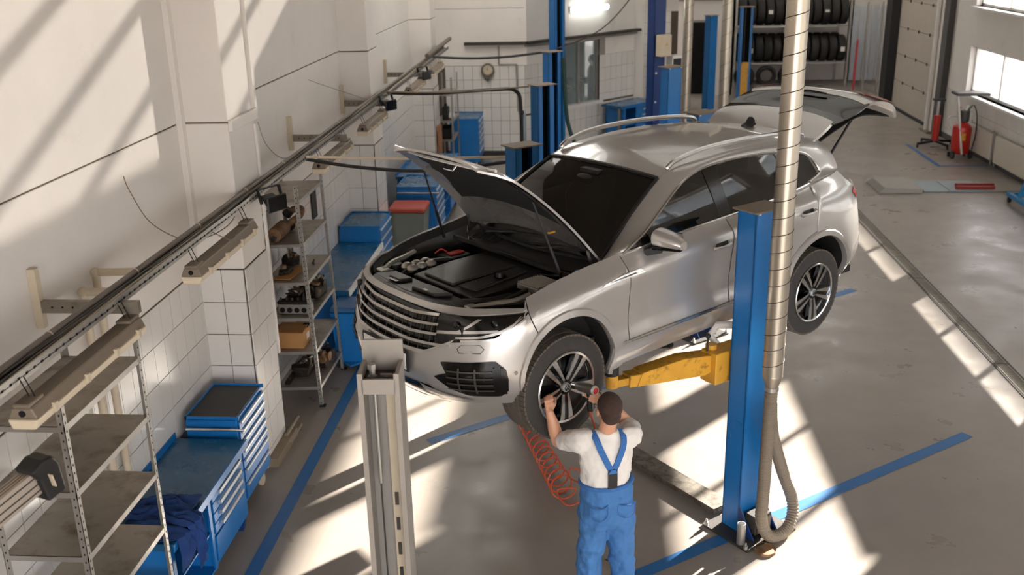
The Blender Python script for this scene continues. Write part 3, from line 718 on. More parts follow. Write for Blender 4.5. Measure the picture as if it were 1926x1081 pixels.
# roof, windscreen
rows = []
for j in range(25):
    t = j / 24; row = []
    # edge curve from the header back
    ed = bez(RE[4:11], 6); e = ed[int(t * (len(ed) - 1))]
    for i in range(17):
        k = i / 8 - 1; uc = lerp(1.25, 3.30, t); u = lerp(uc, e[0], abs(k) ** 2)
        row.append((u, k * e[1], lerp(roofc(uc), e[2], abs(k) ** 2.2)))
    rows.append(row)
CB().grid(rows).mk('roof', m_paint, car, smooth=True, solid=.012)
rows = []
for j in range(11):
    t = j / 10; row = []
    for i in range(17):
        k = i / 8 - 1
        ub, ut = lerp(.40, .56, k * k), lerp(1.235, 1.262, k * k); wb_ = lerp(1.135, 1.12, k * k); wt = lerp(1.628, 1.597, k * k)
        row.append((lerp(ub, ut, t), k * lerp(.71, .605, t), lerp(wb_, wt, t) + .03 * math.sin(math.pi * t)))
    rows.append(row)
wsg = CB().grid(rows).mk('windscreen', mat('windscreen_glass', (20, 22, 22), .03, alpha=.72, spec=.9), car, smooth=True, solid=.004)
b = CB()
for r_ in (rows[0], rows[-1], [r[0] for r in rows], [r[-1] for r in rows]):
    b.tube([Vc(p) + Vc((0, 0, .004)) for p in r_], .016, 5)
b.mk('windscreen_seal', m_black, wsg)
mcv = CB(); mcv.box(1.12, 1.26, -.10, .10, 1.56, 1.60); mcv.ball((1.08, 0, 1.53), .07, 12, (.4, 1.4, .6)); mcv.mk('rear_view_mirror', m_black, car)
fin = CB(); fin.prism([(3.02, -.012, 1.70), (3.20, -.012, 1.685), (3.19, -.012, 1.735), (3.155, -.012, 1.765), (3.13, -.012, 1.765), (3.09, -.012, 1.725)], (0, .024, 0)); fin.ball((3.12, 0, 1.695), .09, 14, (1.1, .45, .25)); fin.mk('antenna_fin', m_black, car)
# bay: inner tub, cowl, engine cover, lock carrier
tub = CB().box(-.60, .42, -.80, .80, .55, .60).box(-.66, -.60, -.66, .66, .55, .92)
for sg in (1, -1):
    rows = [[(u, sg * .74 if u > -.3 else sg * lerp(.56, .74, (u + .62) / .32), w) for u in (-.62, -.5, -.3, 0, .3, .6)] for w in (.58, .98)]
    tub.grid(rows)
    rows = [[(u, sg * v, w) for u, v, w in ((-.58, .54, .99), (-.42, .66, 1.0), (-.25, .74, 1.02), (0, .75, 1.06), (.3, .745, 1.10), (.58, .74, 1.13))],
            [(p[0], sg * (p[1] - .012), p[2] - .008) for p in [S(s, belt(s)) for s in (-.9, -.68, -.47, 0, .3, .6)]]]
    tub.grid(rows)
tub.mk('engine_bay', m_under, car)
CB().prism([(-.60, -.50, .985), (-.67, 0, 1.0), (-.60, .50, .985), (-.42, .52, .955), (-.40, -.52, .955)], (0, 0, .02)).prism([(-.69, -.40, .99), (-.71, 0, 1.0), (-.69, .40, .99), (-.60, .50, .985), (-.60, -.5, .985)], (0, 0, .02)).mk('lock_carrier_cover', m_bay2, car, bev=.008, seg=2)
CB().prism([(-.60, -.30, 1.008), (-.47, -.32, .985), (-.47, -.18, .985), (-.60, -.16, 1.008)], (0, 0, .03)).prism([(-.62, .02, 1.008), (-.46, -.0, .985), (-.46, .30, .985), (-.60, .26, 1.008)], (0, 0, .028)).mk('intake_duct', m_bay2, car, bev=.01, seg=2)
CB().add([(-.63, -.27, 1.028), (-.58, -.28, 1.024), (-.58, -.17, 1.024), (-.63, -.165, 1.028)], [(0, 1, 2, 3)]).add([(-.60, .12, 1.035), (-.57, .115, 1.033), (-.57, .165, 1.033), (-.60, .17, 1.035)], [(0, 1, 2, 3)]).mk('paper_label', m_white, car)
ec = CB()
ec.prism([(-.36, -.34, .93), (-.36, .38, .93), (.05, .42, .95), (.32, .36, .97), (.32, -.32, .97), (.0, -.36, .95)], (0, 0, .05))
ec.prism([(-.32, -.26, .98), (-.32, .10, .98), (.24, .14, 1.01), (.24, -.22, 1.01)], (0, 0, .022))
ec.prism([(-.30, .14, .98), (-.28, .32, .98), (.22, .30, 1.01), (.22, .18, 1.01)], (0, 0, .022))
eco = ec.mk('engine_cover', m_bay2, car, bev=.02, seg=3)
CB().lathe([(.0, .03), (.025, .03), (.03, .0), (.05, 0)], 14, (-.02, .27, 1.03)).mk('filler_cap', m_bay, eco, smooth=True)
for nm_, bx_ in (('battery_box', (.08, .30, -.66, -.48, .80, .97)), ('fuse_box', (-.40, -.22, .50, .66, .75, .93)), ('air_inlet_box', (-.52, -.42, -.64, -.50, .80, .99)), ('coolant_tank', (-.30, -.1, -.66, -.5, .75, .93)), ('relay_box', (-.15, .02, .50, .62, .78, .94))):
    CB().box(*bx_).mk(nm_, m_bay, car, bev=.012, seg=2)
for p_, r_ in (((-.35, -.60, .85, 1.0), .05), ((.02, .64, .8, 1.0), .045), ((.34, .60, .85, 1.03), .06)):
    CB().cyl(p_[:3], (p_[0], p_[1], p_[3]), r_).mk('reservoir', m_bay, car, smooth=True)
for P_, r_ in (([(-.3, .55, .95), (-.1, .58, 1.0), (.1, .52, .99), (.25, .6, 1.0)], .015), ([(-.45, .30, .95), (-.3, .48, .97), (-.1, .48, .96)], .022), ([(-.4, -.45, .95), (-.2, -.5, .99), (.05, -.45, .98)], .02), ([(.1, .40, 1.0), (.2, .44, 1.03), (.3, .50, 1.02), (.33, .6, 1.04)], .012)):
    CB().tube(bez(P_, 5), r_, 6).mk('bay_hose', m_bay, car, smooth=True)
b = CB().box(.0, .22, .44, .66, .98, 1.02)
for k in range(11): b.box(.005 + k * .02, .015 + k * .02, .44, .66, 1.02, 1.035)
b.mk('control_unit', m_alu, car, bev=.003)
b = CB()
for i in range(2):
    for k in range(3): b.ball((-.30 + k * .085, -.44 - i * .075, .985), .048, 12, (1, .9, .7))
b.mk('intake_runners', m_alu, car, smooth=True)
CB().box(.13, .27, -.60, -.53, .97, .985).mk('battery_terminal_cover', m_red, car, bev=.006)
CB().tube(bez([(.02, -.60, 1.0), (.07, -.58, 1.03), (.12, -.57, 1.0)], 4), .006, 6).mk('red_cable', m_red, car)
CB().lathe([(.0, .02), (.035, .02), (.04, 0), (.04, -.02)], 14, (.40, .66, 1.05)).mk('washer_filler_cap', mat('light_blue_plastic', (60, 160, 215), .4), car, smooth=True)
for sg in (1, -1):
    CB().tube(bez([(-.48, sg * .56, .985), (-.36, sg * .63, 1.0), (-.22, sg * .68, 1.0), (-.10, sg * .70, 1.02)], 5), .022, 6).mk('bay_brace', m_alu, car, smooth=True)
    CB().box(-.53, -.45, sg * .56 - .05, sg * .56 + .05, .95, 1.0).mk('brace_mount', m_alu, car, bev=.006)
# cowl under the windscreen with vents and wipers
rows = []
for k in range(17):
    v = -.72 + k * .09; e = (k / 8 - 1) ** 2
    rows.append([(.28 + .14 * e, v, 1.06), (.34 + .14 * e, v, 1.085), (.42 + .16 * e, v, 1.125)])
cw = CB().grid(rows).mk('cowl_panel', m_bay, car, smooth=True, solid=.01)
b = CB()
for k in range(12): b.bar((.31 + .005 * k, -.50 + .022 * k, 1.098), (.40 + .003 * k, -.50 + .022 * k, 1.128), .008, .01)
b.mk('cowl_vent', m_black, cw)
CB().bar((.30, -.72, 1.06), (.30, .72, 1.06), .02, .03).mk('bay_seal', m_rubber, cw)
for v0, v1 in ((-.42, .18), (.20, .66)):
    CB().tube([(.40, v0, 1.145), (.47, (v0 + v1) / 2, 1.185), (.52, v1, 1.19)], .011, 6).bar((.42, v0 - .1, 1.16), (.50, v1, 1.2), .012, .02).mk('wiper', m_black, car)
# bonnet: raised, skin on top, ribbed frame and black insulation below
HA = math.radians(43); HO = Vc((.55, 0, 1.165))
def Hd(l, v, t):  # l from hinge forward, t above the skin
    d = Vc((-math.cos(HA), 0, math.sin(HA))); n = Vc((math.sin(HA), 0, math.cos(HA))); return HO + d * l + n * t + Vc((0, v, 0))
def hw(l): return lerp(.76, .66, (l / 1.0)) if l < 1.0 else lerp(.66, .50, (l - 1.0) / .17)
def hrows(f0, f1, toff, n=14, lo=0., hi=1.17):
    rows = []
    for j in range(n + 1):
        l = lerp(lo, hi, j / n); row = []
        for i in range(19):
            k = i / 9 - 1; v = k * hw(l) * f1
            t = toff + .07 * (1 - (l / 1.17)) * (1 - k * k) * .6 + .05 * math.sin(math.pi * l / 1.17) - .035 * k ** 4 - .05 * max(0, (l - .95) / .22) ** 2
            row.append(Hd(l + .02 * (1 - k * k) * (l / 1.17), v, t))
        rows.append(row)
    return rows
hd = CB().grid(hrows(0, 1, 0.)).mk('bonnet', m_paint, car, smooth=True, solid=.016)
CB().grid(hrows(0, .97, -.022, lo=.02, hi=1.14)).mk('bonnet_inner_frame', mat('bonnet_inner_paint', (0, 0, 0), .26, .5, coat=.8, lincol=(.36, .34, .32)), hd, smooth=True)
rows = []
for j in range(9):
    l = lerp(.42, 1.0, j / 8); row = []
    for i in range(13):
        k = i / 6 - 1; kk = k * (.80 - .10 * abs(math.sin(j * 1.3)) * (j > 1)); l2 = l + (.05 if abs(k) < .5 and j == 8 else 0) - (.06 * k * k if j == 0 else 0)
        t = -.034 + .07 * (1 - l2 / 1.17) * (1 - kk * kk) * .6 + .05 * math.sin(math.pi * l2 / 1.17) - .02 * kk ** 4
        row.append(Hd(l2, kk * hw(l2), t))
    rows.append(row)
CB().grid(rows).mk('bonnet_insulation', mat('insulation_felt', (18, 18, 18), .95), hd, smooth=True)
b = CB().tube([Hd(1.10, -.62, -.03), Hd(1.06, -.3, -.035), Hd(1.07, .3, -.035), Hd(1.10, .58, -.03)], .012, 6)
b.tube([Hd(1.02, -.06, -.03), Hd(1.02, -.05, -.07), Hd(1.02, .05, -.07), Hd(1.02, .06, -.03)], .007, 6).mk('bonnet_latch', m_chrome, hd)
for sg in (1, -1):
    CB().cyl(Hd(.74, sg * .64, -.03), Vc((.19, sg * .70, 1.08)) .lerp(Hd(.74, sg * .64, -.03), .42), .007, 8).cyl(Vc((.19, sg * .70, 1.08)).lerp(Hd(.74, sg * .64, -.03), .42), (.19, sg * .70, 1.08), .012, 8).mk('gas_strut', m_black, hd)
    CB().bar((.46, sg * .72, 1.12), Hd(.12, sg * .70, -.03), .012, .02).mk('bonnet_hinge', m_dkgrey, hd)
CB().box(.0, .06, .0, .02, 0, .01).mk('yellow_tag', m_yellow, hd).location = Q(Hd(.28, .42, -.05))
# tailgate: raised
TP = [(3.31, 1.645, .60), (3.40, 1.70, .62), (3.50, 1.755, .63), (3.60, 1.79, .62)]
def tg(prof, par, nm, mm, n=4, off=0., k0=-1., k1=1., **kw):
    P3 = bez([(a, w, c) for a, c, w in prof], n); rows = []
    for q in P3:
        row = []
        for i in range(21):
            k = lerp(k0, k1, i / 20); row.append((q[0] - .10 * k * k, k * q[1], q[2] + off - .045 * abs(k) ** 3))
        rows.append(row)
    return CB().grid(rows).mk(nm, mm, par, smooth=True, **kw)
tgo = tg([(4.06, 1.895, .63), (4.16, 1.915, .68), (4.28, 1.90, .73), (4.38, 1.84, .75), (4.44, 1.75, .74)], car, 'tailgate', m_paint, solid=.03)
tg([(3.34, 1.65, .60), (3.42, 1.70, .615), (3.52, 1.755, .625), (3.62, 1.79, .61)], tgo, 'tailgate_spoiler', m_paint, solid=.03)
tg([(3.58, 1.775, .64), (3.66, 1.785, .65), (3.74, 1.80, .655)], tgo, 'spoiler_edge', m_gloss, solid=.01)
tg([(3.60, 1.772, .62), (3.75, 1.80, .66), (3.92, 1.85, .68), (4.10, 1.90, .66)], tgo, 'tailgate_glass', mat('tailgate_glass', (9, 9, 9), .06, spec=.45), solid=.008)
tg([(3.40, 1.62, .60), (3.7, 1.74, .64), (4.0, 1.81, .66), (4.38, 1.76, .70)], tgo, 'tailgate_lining', m_under, solid=.01)
for sg in (1, -1):
    a, c = (.55, 1.0) if sg > 0 else (-1., -.55)
    tg([(4.20, 1.918, .725), (4.30, 1.90, .745), (4.37, 1.86, .755)], tgo, 'tail_lamp', m_tail, 4, .008, a, c)
    CB().cyl((3.43, sg * .66, 1.46), (3.80, sg * .62, 1.74), .012, 8).mk('tailgate_strut', m_black, tgo)
CB().box(4.40, 4.43, -.28, .28, 1.68, 1.80).mk('number_plate', m_white, tgo)
CB().tube([(4.0, -.25, 1.885), (4.02, 0, 1.91), (4.0, .2, 1.90)], .01, 6).mk('rear_wiper', m_black, tgo)
# cabin: dash, wheel, seats, floor pan, load floor
CB().box(-.40, 3.6, -.86, .86, .40, .46).box(.50, .62, -.70, .70, .46, 1.1).mk('floor_pan', m_under, car)
CB().prism([(.55, -.68, 1.12), (.95, -.70, 1.10), (1.02, -.70, .95), (1.0, -.70, .6), (.55, -.68, .6)], (0, 1.38, 0)).mk('dashboard', m_inter, car, bev=.03, seg=2)
stw = CB(); ring = [(1.10 + .05 * math.cos(t) * .4, .36 + .18 * math.sin(t), 1.05 + .18 * math.cos(t)) for t in [k * math.pi / 12 for k in range(25)]]
stw.tube(ring, .016, 6).bar((1.08, .2, 1.05), (1.08, .52, 1.05), .03, .04).mk('steering_wheel', m_black, car, smooth=True)
for v in (-.36, .36):
    s_ = CB().prism([(1.35, v - .25, .72), (1.9, v - .25, .66), (1.9, v - .25, .78), (1.35, v - .25, .84)], (0, .5, 0)).prism([(1.82, v - .24, .75), (1.95, v - .24, .75), (2.12, v - .22, 1.36), (2.02, v - .22, 1.38)], (0, .46, 0)).mk('seat', m_inter, car, bev=.04, seg=2)
    CB().box(2.03, 2.13, v - .13, v + .13, 1.41, 1.58).mk('headrest', m_inter, s_, bev=.03, seg=2)
s_ = CB().prism([(2.35, -.62, .74), (2.85, -.62, .70), (2.85, -.62, .82), (2.35, -.62, .86)], (0, 1.24, 0)).prism([(2.80, -.62, .78), (2.9, -.62, .78), (3.02, -.60, 1.30), (2.92, -.60, 1.32)], (0, 1.22, 0)).mk('rear_seat', m_inter, car, bev=.04, seg=2)
for v in (-.4, 0, .4): CB().box(2.94, 3.02, v - .11, v + .11, 1.32, 1.46).mk('headrest', m_inter, s_, bev=.03, seg=2)
CB().box(2.9, 3.7, -.62, .62, .74, .78).mk('load_floor', m_inter, car)
CB().cyl((0, -.7, .40), (0, .7, .40), .05).cyl((2.9, -.7, .40), (2.9, .7, .40), .06).box(.5, 2.6, -.12, .12, .33, .42).box(2.75, 3.05, -.5, .5, .36, .46).box(-.3, .3, -.42, .42, .36, .46).mk('drivetrain', m_dkgrey, car)
# wheels
m_tyre = mat('tyre_rubber', (52, 49, 46), .8, var=.12, vs=30)
m_tread = mat('dusty_tread', (88, 80, 70), .9, var=.15, vs=25)
R0, WD = .382, .285
def wheel(cu, sg, spin, tag_):
    e = D.objects.new('wheel', None); COL.objects.link(e); e.parent = car; e.location = Q((cu, sg * .825, .382))
    f = 1 if sg > 0 else -1   # outward is local -y for the near side
    def P(r, h, t): return (r * math.cos(t), -f * h, r * math.sin(t))
    def ring(b, prof, n=56):
        vs = [P(r, h, 2 * math.pi * k / n) for r, h in prof for k in range(n)]; fs = []
        for i in range(len(prof) - 1):
            for k in range(n): fs.append((i * n + k, i * n + (k + 1) % n, (i + 1) * n + (k + 1) % n, (i + 1) * n + k))
        return b.add(vs, fs)
    h = WD / 2
    ring(B(), [(.262, -h + .01), (.30, -h), (.345, -h + .005), (.372, -h + .022), (.372, h - .022), (.345, h - .004), (.30, h), (.262, h - .012), (.255, h - .03), (.255, -h + .03), (.262, -h + .01)]).mk('tyre', m_tyre, e, smooth=True)
    b = B(); n = 64   # tread blocks: shoulder lugs both sides, three ribs
    for k in range(n):
        t0 = 2 * math.pi * k / n; t1 = t0 + 2 * math.pi / n * .84
        for a0, a1, sk in ((-h + .018, -h + .066, .0), (h - .066, h - .018, .0)):
            q = [P(r, hh, t) for r in (.368, R0) for hh, t in ((a0, t0), (a1, t0 + sk), (a1, t1 + sk), (a0, t1))]
            b.add(q, [(3, 2, 1, 0), (4, 5, 6, 7), (0, 1, 5, 4), (1, 2, 6, 5), (2, 3, 7, 6), (3, 0, 4, 7)])
    for a0, a1 in ((-.066, -.026), (-.018, .018), (.026, .066)):
        ring(b, [(.37, a0), (R0 + .001, a0 + .002), (R0 + .001, a1 - .002), (.37, a1)], 64)
    b.mk('tread', m_tread, e)
    rim = D.objects.new('rim', None)
    ring(B(), [(.256, h - .015), (.264, h - .004), (.258, h + .002), (.246, h - .004), (.238, h - .04), (.232, -h + .05), (.246, -h + .03)]).mk('rim_barrel', m_chromed, e, smooth=True)
    ring(B(), [(.236, h - .045), (.20, h - .06), (.06, h - .05), (.0, h - .05)]).mk('rim_back', m_gloss, e, smooth=True)
    ring(B(), [(.17, h - .10), (.17, h - .085), (.05, h - .085)]).mk('brake_disc', m_alu, e)
    for k in range(5):
        a = spin + 2 * math.pi * k / 5
        def L(r, da, hh): return (r * math.cos(a + da / max(r, .03)), -f * hh, r * math.sin(a + da / max(r, .03)))
        # dark spoke with two bright machined blades
        rows = [[L(r, -wd, hh - .03), L(r, -wd, hh), L(r, wd, hh), L(r, wd, hh - .03)] for r, wd, hh in ((.05, .035, h - .02), (.12, .042, h - .016), (.19, .058, h - .014), (.25, .066, h - .016))]
        sp = B().grid(rows).mk('spoke', m_gloss, e)
        for s0, s1, t0, t1 in ((-.026, -.062, -.012, -.020), (.014, .018, .026, .062)):
            rows = [[L(r, lerp(s0, s1, q), hh), L(r, lerp(t0, t1, q), hh)] for q, r, hh in ((0, .055, h - .014), (.35, .12, h - .010), (.7, .19, h - .008), (1, .249, h - .010))]
            B().grid(rows).mk('spoke_blade', m_chromed, sp, solid=.004)
    ring(B(), [(.0, h - .0), (.03, h - .001), (.034, h - .008), (.034, h - .04)], 20).mk('centre_cap', m_silver, e, smooth=True)
    b = B(); ring(b, [(.020, h + .001), (.023, h + .003), (.026, h + .001)], 20)
    for x0, z0, x1, z1 in ((-.012, .016, 0, -.002), (0, -.002, .012, .016), (-.018, .006, -.008, -.016), (-.008, -.016, 0, .0), (0, 0, .008, -.016), (.008, -.016, .018, .006)):
        b.bar((x0, -f * (h + .002), z0), (x1, -f * (h + .002), z1), .004, .004)
    b.mk('cap_emblem', m_black, e)
    b = B()
    for k in range(5):
        a = spin + .63 + 2 * math.pi * k / 5; b.cyl((.056 * math.cos(a), -f * (h - .05), .056 * math.sin(a)), (.056 * math.cos(a), -f * (h - .03), .056 * math.sin(a)), .011, 6)
    b.mk('wheel_bolts', m_dkgrey, e)
    D.objects.remove(rim)
wheel(0, 1, .95, 0); wheel(2.9, 1, 1.0, 1); wheel(0, -1, .4, 2); wheel(2.9, -1, .1, 3)
# ================================================================ lifts
LRZ = math.radians(38.5)
def lift_post(par, x0, y0, face, h=2.68, wd=.275, dp=.18, bm=None, capm=m_brown, ang=0., open_=True, name='post'):
    """C-section column; face +1/-1 = direction (local y) in which the channel is open"""
    bm = bm or m_blue; f = face
    b = B(); hw_ = wd / 2
    b.box(x0 - hw_, x0 + hw_, y0 - f * dp / 2, y0 - f * (dp / 2 - .012), 0, h)
    for s in (-1, 1):
        b.box(x0 + s * hw_, x0 + s * (hw_ - .012), y0 - f * dp / 2, y0 + f * dp / 2, 0, h)
        b.box(x0 + s * hw_, x0 + s * (hw_ - .075), y0 + f * dp / 2, y0 + f * (dp / 2 - .012), 0, h)
    p = b.mk(name, bm, par)
    B().box(x0 - hw_ - .035, x0 + hw_ + .035, y0 - dp / 2 - .03, y0 + dp / 2 + .03, h, h + .014).mk('cap_plate', capm, p, bev=.003)
    B().box(x0 - hw_ + .02, x0 + hw_ - .02, y0 - f * (dp / 2 - .014), y0 - f * (dp / 2 - .03), 0, h - .02).mk('inner_shade_sheet', m_dark, p)  # near-black sheet stands in for the shade inside the channel
    B().cyl((x0 - .03, y0, .1), (x0 - .03, y0, h - .02), .02, 10).mk('lift_screw', m_dkgrey, p)
    for s in (-1, 1): B().cyl((x0 + s * (hw_ - .02), y0 - f * (dp / 2 + .012), h - .015), (x0 + s * (hw_ - .02), y0 - f * (dp / 2 + .012), h), .012, 6).mk('cap_bolt', m_silver, p)
    return p
m_beam = mat('checker_plate_beam', (112, 104, 92), .6, .3, var=.25, vs=40, stain=(70, 58, 44), st=(.45, .65), ssc=14)
def two_post(name, label, base, sep=3.10, group=None, full=False):
    t = thing(name, label, 'car lift', base, LRZ, group)
    pr = lift_post(t, 0, 0, 1); pl_ = lift_post(t, 0, sep, -1)
    for y in (0, sep):
        f = 1 if y == 0 else -1
        bp = B().box(-.28, .28, y - f * .33, y + f * .17, 0, .018).mk('base_plate', m_dkgrey, t)
        for sx in (-.27, .27):
            for sy in (-.30 * f, .13 * f): B().cyl((sx, y + sy, .018), (sx, y + sy, .05), .018, 6).cyl((sx, y + sy, .05), (sx, y + sy, .075), .009, 6).mk('anchor_bolt', m_steel, bp)
        for sx in (-.14, .128): B().prism([(sx, y - f * .09, .018), (sx, y - f * .26, .018), (sx, y - f * .09, .26)], (.012, 0, 0)).mk('gusset', m_blue_d, bp)
    bm_ = B().box(-.09, .09, .22, sep - .22, 0, .055).mk('floor_beam', m_beam, t, bev=.006)
    B().box(-.10, .10, .22, sep - .22, .055, .06).mk('beam_cover', m_beam, bm_)
    return t, pr
lift, postR = two_post('two_post_lift', 'blue two-post lift with yellow arms holding up the silver car', (1.25, 7.33, 0))
two_post('two_post_lift', 'empty blue two-post lift standing directly behind the raised silver car', (1.25, 11.62, 0))
two_post('two_post_lift', 'blue two-post lift farther back, its post beside the exhaust tubes', (1.22, 15.88, 0))
# details at the near post foot
bp = B().cyl((-.24, -.22, .02), (-.24, -.22, .2), .034, 14).mk('pipe_stub', m_steel, lift, smooth=True)
B().cyl((-.24, -.22, .196), (-.24, -.22, .202), .027, 14).mk('pipe_hole', m_dark, bp)
B().box(-.10, .08, -.24, -.12, .04, .20).mk('motor_box', m_dkgrey, lift, bev=.006)
B().box(-.08, .06, -.255, -.24, .06, .18).mk('box_lid', m_brown, lift, bev=.004)
B().lathe([(.0, .012), (.075, .012), (.085, .02), (.09, .0)], 24, (-.14, -.385, 0)).mk('floor_ring', m_rust, lift, smooth=True)
B().lathe([(.055, 0), (.055, .004), (.0, .004)], 24, (-.14, 0, 0), 'x').mk('inspection_cover', m_blue, lift).location = (0, -.02, .93)
# carriages and arms (local frame of the lift)
def l2(u, v, w):  # car frame -> lift frame
    X = CAR_O[0] + .721 * u + .693 * v - 1.25; Y = CAR_O[1] + .693 * u - .721 * v - 7.33; c, s = math.cos(LRZ), math.sin(LRZ)
    return Vc((c * X + s * Y, -s * X + c * Y, CAR_O[2] + w))
ZA = 1.40
def arm(root, tip, z, nm='swing_arm', raised=True):
    root = Vc(root); tip = Vc(tip); mid = root.lerp(tip, .42); up = Vc((0, 0, 1))
    d = (tip - root).normalized(); n = Vc((-d.y, d.x, 0))
    a = D.objects.new(nm, None); COL.objects.link(a); a.parent = lift
    # tapered inner half: deep flanged plate
    B().prism([root + n * -.07 + up * .10, root + d * .30 - n * .07 + up * .11, mid + d * .30 - n * .07 + up * .05, mid + d * .34 - n * .07 - up * .055, root + d * .1 - n * .07 - up * .06, root - n * .07 - up * .02], n * .14).mk('arm_body', m_yellow, a, bev=.004)
    B().bar(mid - d * .1 - up * .01, root.lerp(tip, .86) - up * .01, .12, .095).mk('arm_extension', m_yellow, a, bev=.005)
    B().bar(root.lerp(tip, .84) - up * .012, tip - up * .02, .085, .06).mk('arm_tip', m_yellow, a, bev=.005)
    B().cyl(tip - up * .05, tip + up * .05, .05, 18).mk('lift_pad_base', m_yellow, a, smooth=True)
    B().cyl(tip + up * .05, tip + up * .165, .055, 18).mk('lift_pad', m_rubber, a, smooth=True)
    B().cyl(root - up * .14, root + up * .17, .045, 14).mk('pivot_pin', m_yellow, a, smooth=True)
    B().tube([root + d * .05 + n * .02 + up * .1, root + d * .05 + n * .02 + up * .24], .008, 6).mk('release_rod', m_black, a)
    B().ball(root + d * .05 + n * .02 + up * .25, .022, 10).mk('release_knob', m_black, a, smooth=True)
    return a
for y, f in ((0, 1), (3.10, -1)):
    c = B().box(-.07, .07, y - f * .02, y + f * .15, ZA - .12, ZA + .5).mk('carriage', m_blue_d, lift, bev=.005)
    B().box(-.26, .26, y + f * .12, y + f * .29, ZA - .13, ZA + .13).mk('carriage_head', m_yellow, c, bev=.006)
def xy(p, z): return Vc((p.x, p.y, z))
arm((-.20, .24, ZA), xy(l2(.60, .80, 0), ZA + .06), ZA); arm((.20, .24, ZA), xy(l2(2.42, .74, 0), ZA), ZA)
arm((-.20, 2.86, ZA), xy(l2(.55, -.74, 0), ZA), ZA); arm((.20, 2.86, ZA), xy(l2(2.40, -.72, 0), ZA), ZA)
B().tube([(-.02, .14, 1.72), (-.08, .30, 1.68), (-.10, .36, 1.58), (-.06, .30, 1.50)], .03, 10).mk('cable_hose', m_white, lift, smooth=True)
# rubber blocks on the front arm
tag(B().ball(Vc((0, 0, .03)), .035, 10).ball((.05, .01, .03), .03, 10).ball((.09, -.01, .028), .03, 10).box(-.02, .11, -.02, .02, .0, .02).mk('rubber_pad_block', m_black), 'small black rubber block lying on the yellow front lift arm', 'block').location = (.55, 7.60, ZA + .05)
# tall lift at the back
tl = thing('tall_lift', 'tall dark blue two-post lift with control box, in front of the office window wall', 'car lift', (0, 0, 0))
def tall(x, y, rz, m, nm):
    e = D.objects.new(nm, None); COL.objects.link(e); e.parent = tl; e.location = (x, y, 0); e.rotation_euler = (0, 0, rz)
    b = B()
    b.box(-.14, .14, .08, .10, 0, 4.5); b.box(-.14, -.125, -.1, .1, 0, 4.5); b.box(.125, .14, -.1, .1, 0, 4.5); b.box(-.14, -.07, -.1, -.085, 0, 4.5); b.box(.07, .14, -.1, -.085, 0, 4.5)
    b.mk('column', m, e); B().box(-.125, .125, .06, .08, 0, 4.5).mk('inner_shade_sheet', m_dark, e)  # dark sheet at the back imitates the column's shaded inside
    B().box(-.3, .3, -.3, .3, 0, .02).mk('base_plate', m_dkgrey, e); return e
tall(-.74, 22.0, LRZ, m_blue, 'tall_post')
tr = tall(1.23, 19.9, LRZ + math.pi, m_blue_d, 'tall_post')
bx = B().box(-.13, .13, .13, .30, 2.42, 2.82).mk('control_box', m_cream, tr, bev=.012)
B().prism([(-.03, .302, 2.62), (.03, .302, 2.62), (0, .302, 2.68)], (0, .003, 0)).mk('warning_sign', m_yellow, bx)
B().box(-.42, -.18, .10, .28, 1.72, 2.42).mk('meter_cabinet', m_white, tr, bev=.01); B().box(-.40, -.20, .28, .29, 1.78, 2.36).mk('cabinet_glass', m_black, tr)
for z in (2.1, 1.55, .5): 
    for x in (-.1, .1): B().cyl((x, .12, z), (x, .135, z), .022, 8).mk('bolt', m_silver, tr)
B().box(-.2, .2, .13, .45, .62, 1.0).mk('hydraulic_unit', m_black, tr, bev=.03); B().box(-.16, .12, .14, .34, .42, .52).mk('yellow_block', m_yellow, tr)
B().box(-.16, .16, .14, .4, .05, .4).mk('pump_tank', m_cream, tr, bev=.02)

# grey column of the next lift, nearest the camera
gcp = thing('grey_lift_column', 'grey steel lift column with slotted rail nearest the camera, in front of the bonnet', 'lift column', (-1.058, 4.60, 0), math.radians(3))
GH = 2.57; m_gcol = mat('light_grey_paint', (158, 151, 142), .42, .35, var=.05)
b = B(); 
for s in (-1, 1):
    b.box(s * .105, s * .085, -.07, .11, 0, GH); b.box(s * .105, s * .078, -.085, -.07, 0, GH)
b.box(-.105, .105, .10, .115, 0, GH + .11)
gc_ = b.mk('column_profile', m_gcol, gcp)
B().box(-.085, .085, -.085, -.07, GH - .11, GH - .03).mk('top_cross_plate', m_gcol, gcp)
B().box(-.085, .085, -.07, .10, GH - .075, GH - .06).mk('top_plate', m_dkgrey, gcp)
for x in (-.04, .03):
    b = B().cyl((x, .0, GH - .06), (x, .0, GH - .045), .024 if x < 0 else .02, 6)
    if x < 0: b.cyl((x, 0, GH - .045), (x, 0, GH - .005), .016, 6).cyl((x, 0, GH - .005), (x, 0, GH + .02), .022, 6)
    else: b.box(x - .03, x + .03, -.006, .006, GH - .05, GH - .035)
    b.mk('adjusting_nut', m_steel, gcp)
B().cyl((-.04, .02, 1.9), (-.04, .02, GH - .075), .011, 8).mk('threaded_rod', m_steel, gcp)
B().tube([(-.04, .02, 1.9), (-.038, .02, 1.0), (-.035, .02, 0.1)], .005, 6).mk('wire_rope', m_dkgrey, gcp)
B().box(.012, .055, .05, .065, 0, GH - .08).mk('slotted_rail', m_cream, gcp)
for k in range(11): B().box(.024, .044, .044, .051, 1.75 - k * .155, 1.75 - k * .155 + .075).mk('rail_slot', m_dkgrey, gcp)
B().box(-.085, .085, .085, .1, 0, GH - .08).mk('inner_back', m_grey, gcp)
B().box(-.25, .25, -.25, .25, 0, .02).mk('base_plate', m_gcol, gcp)

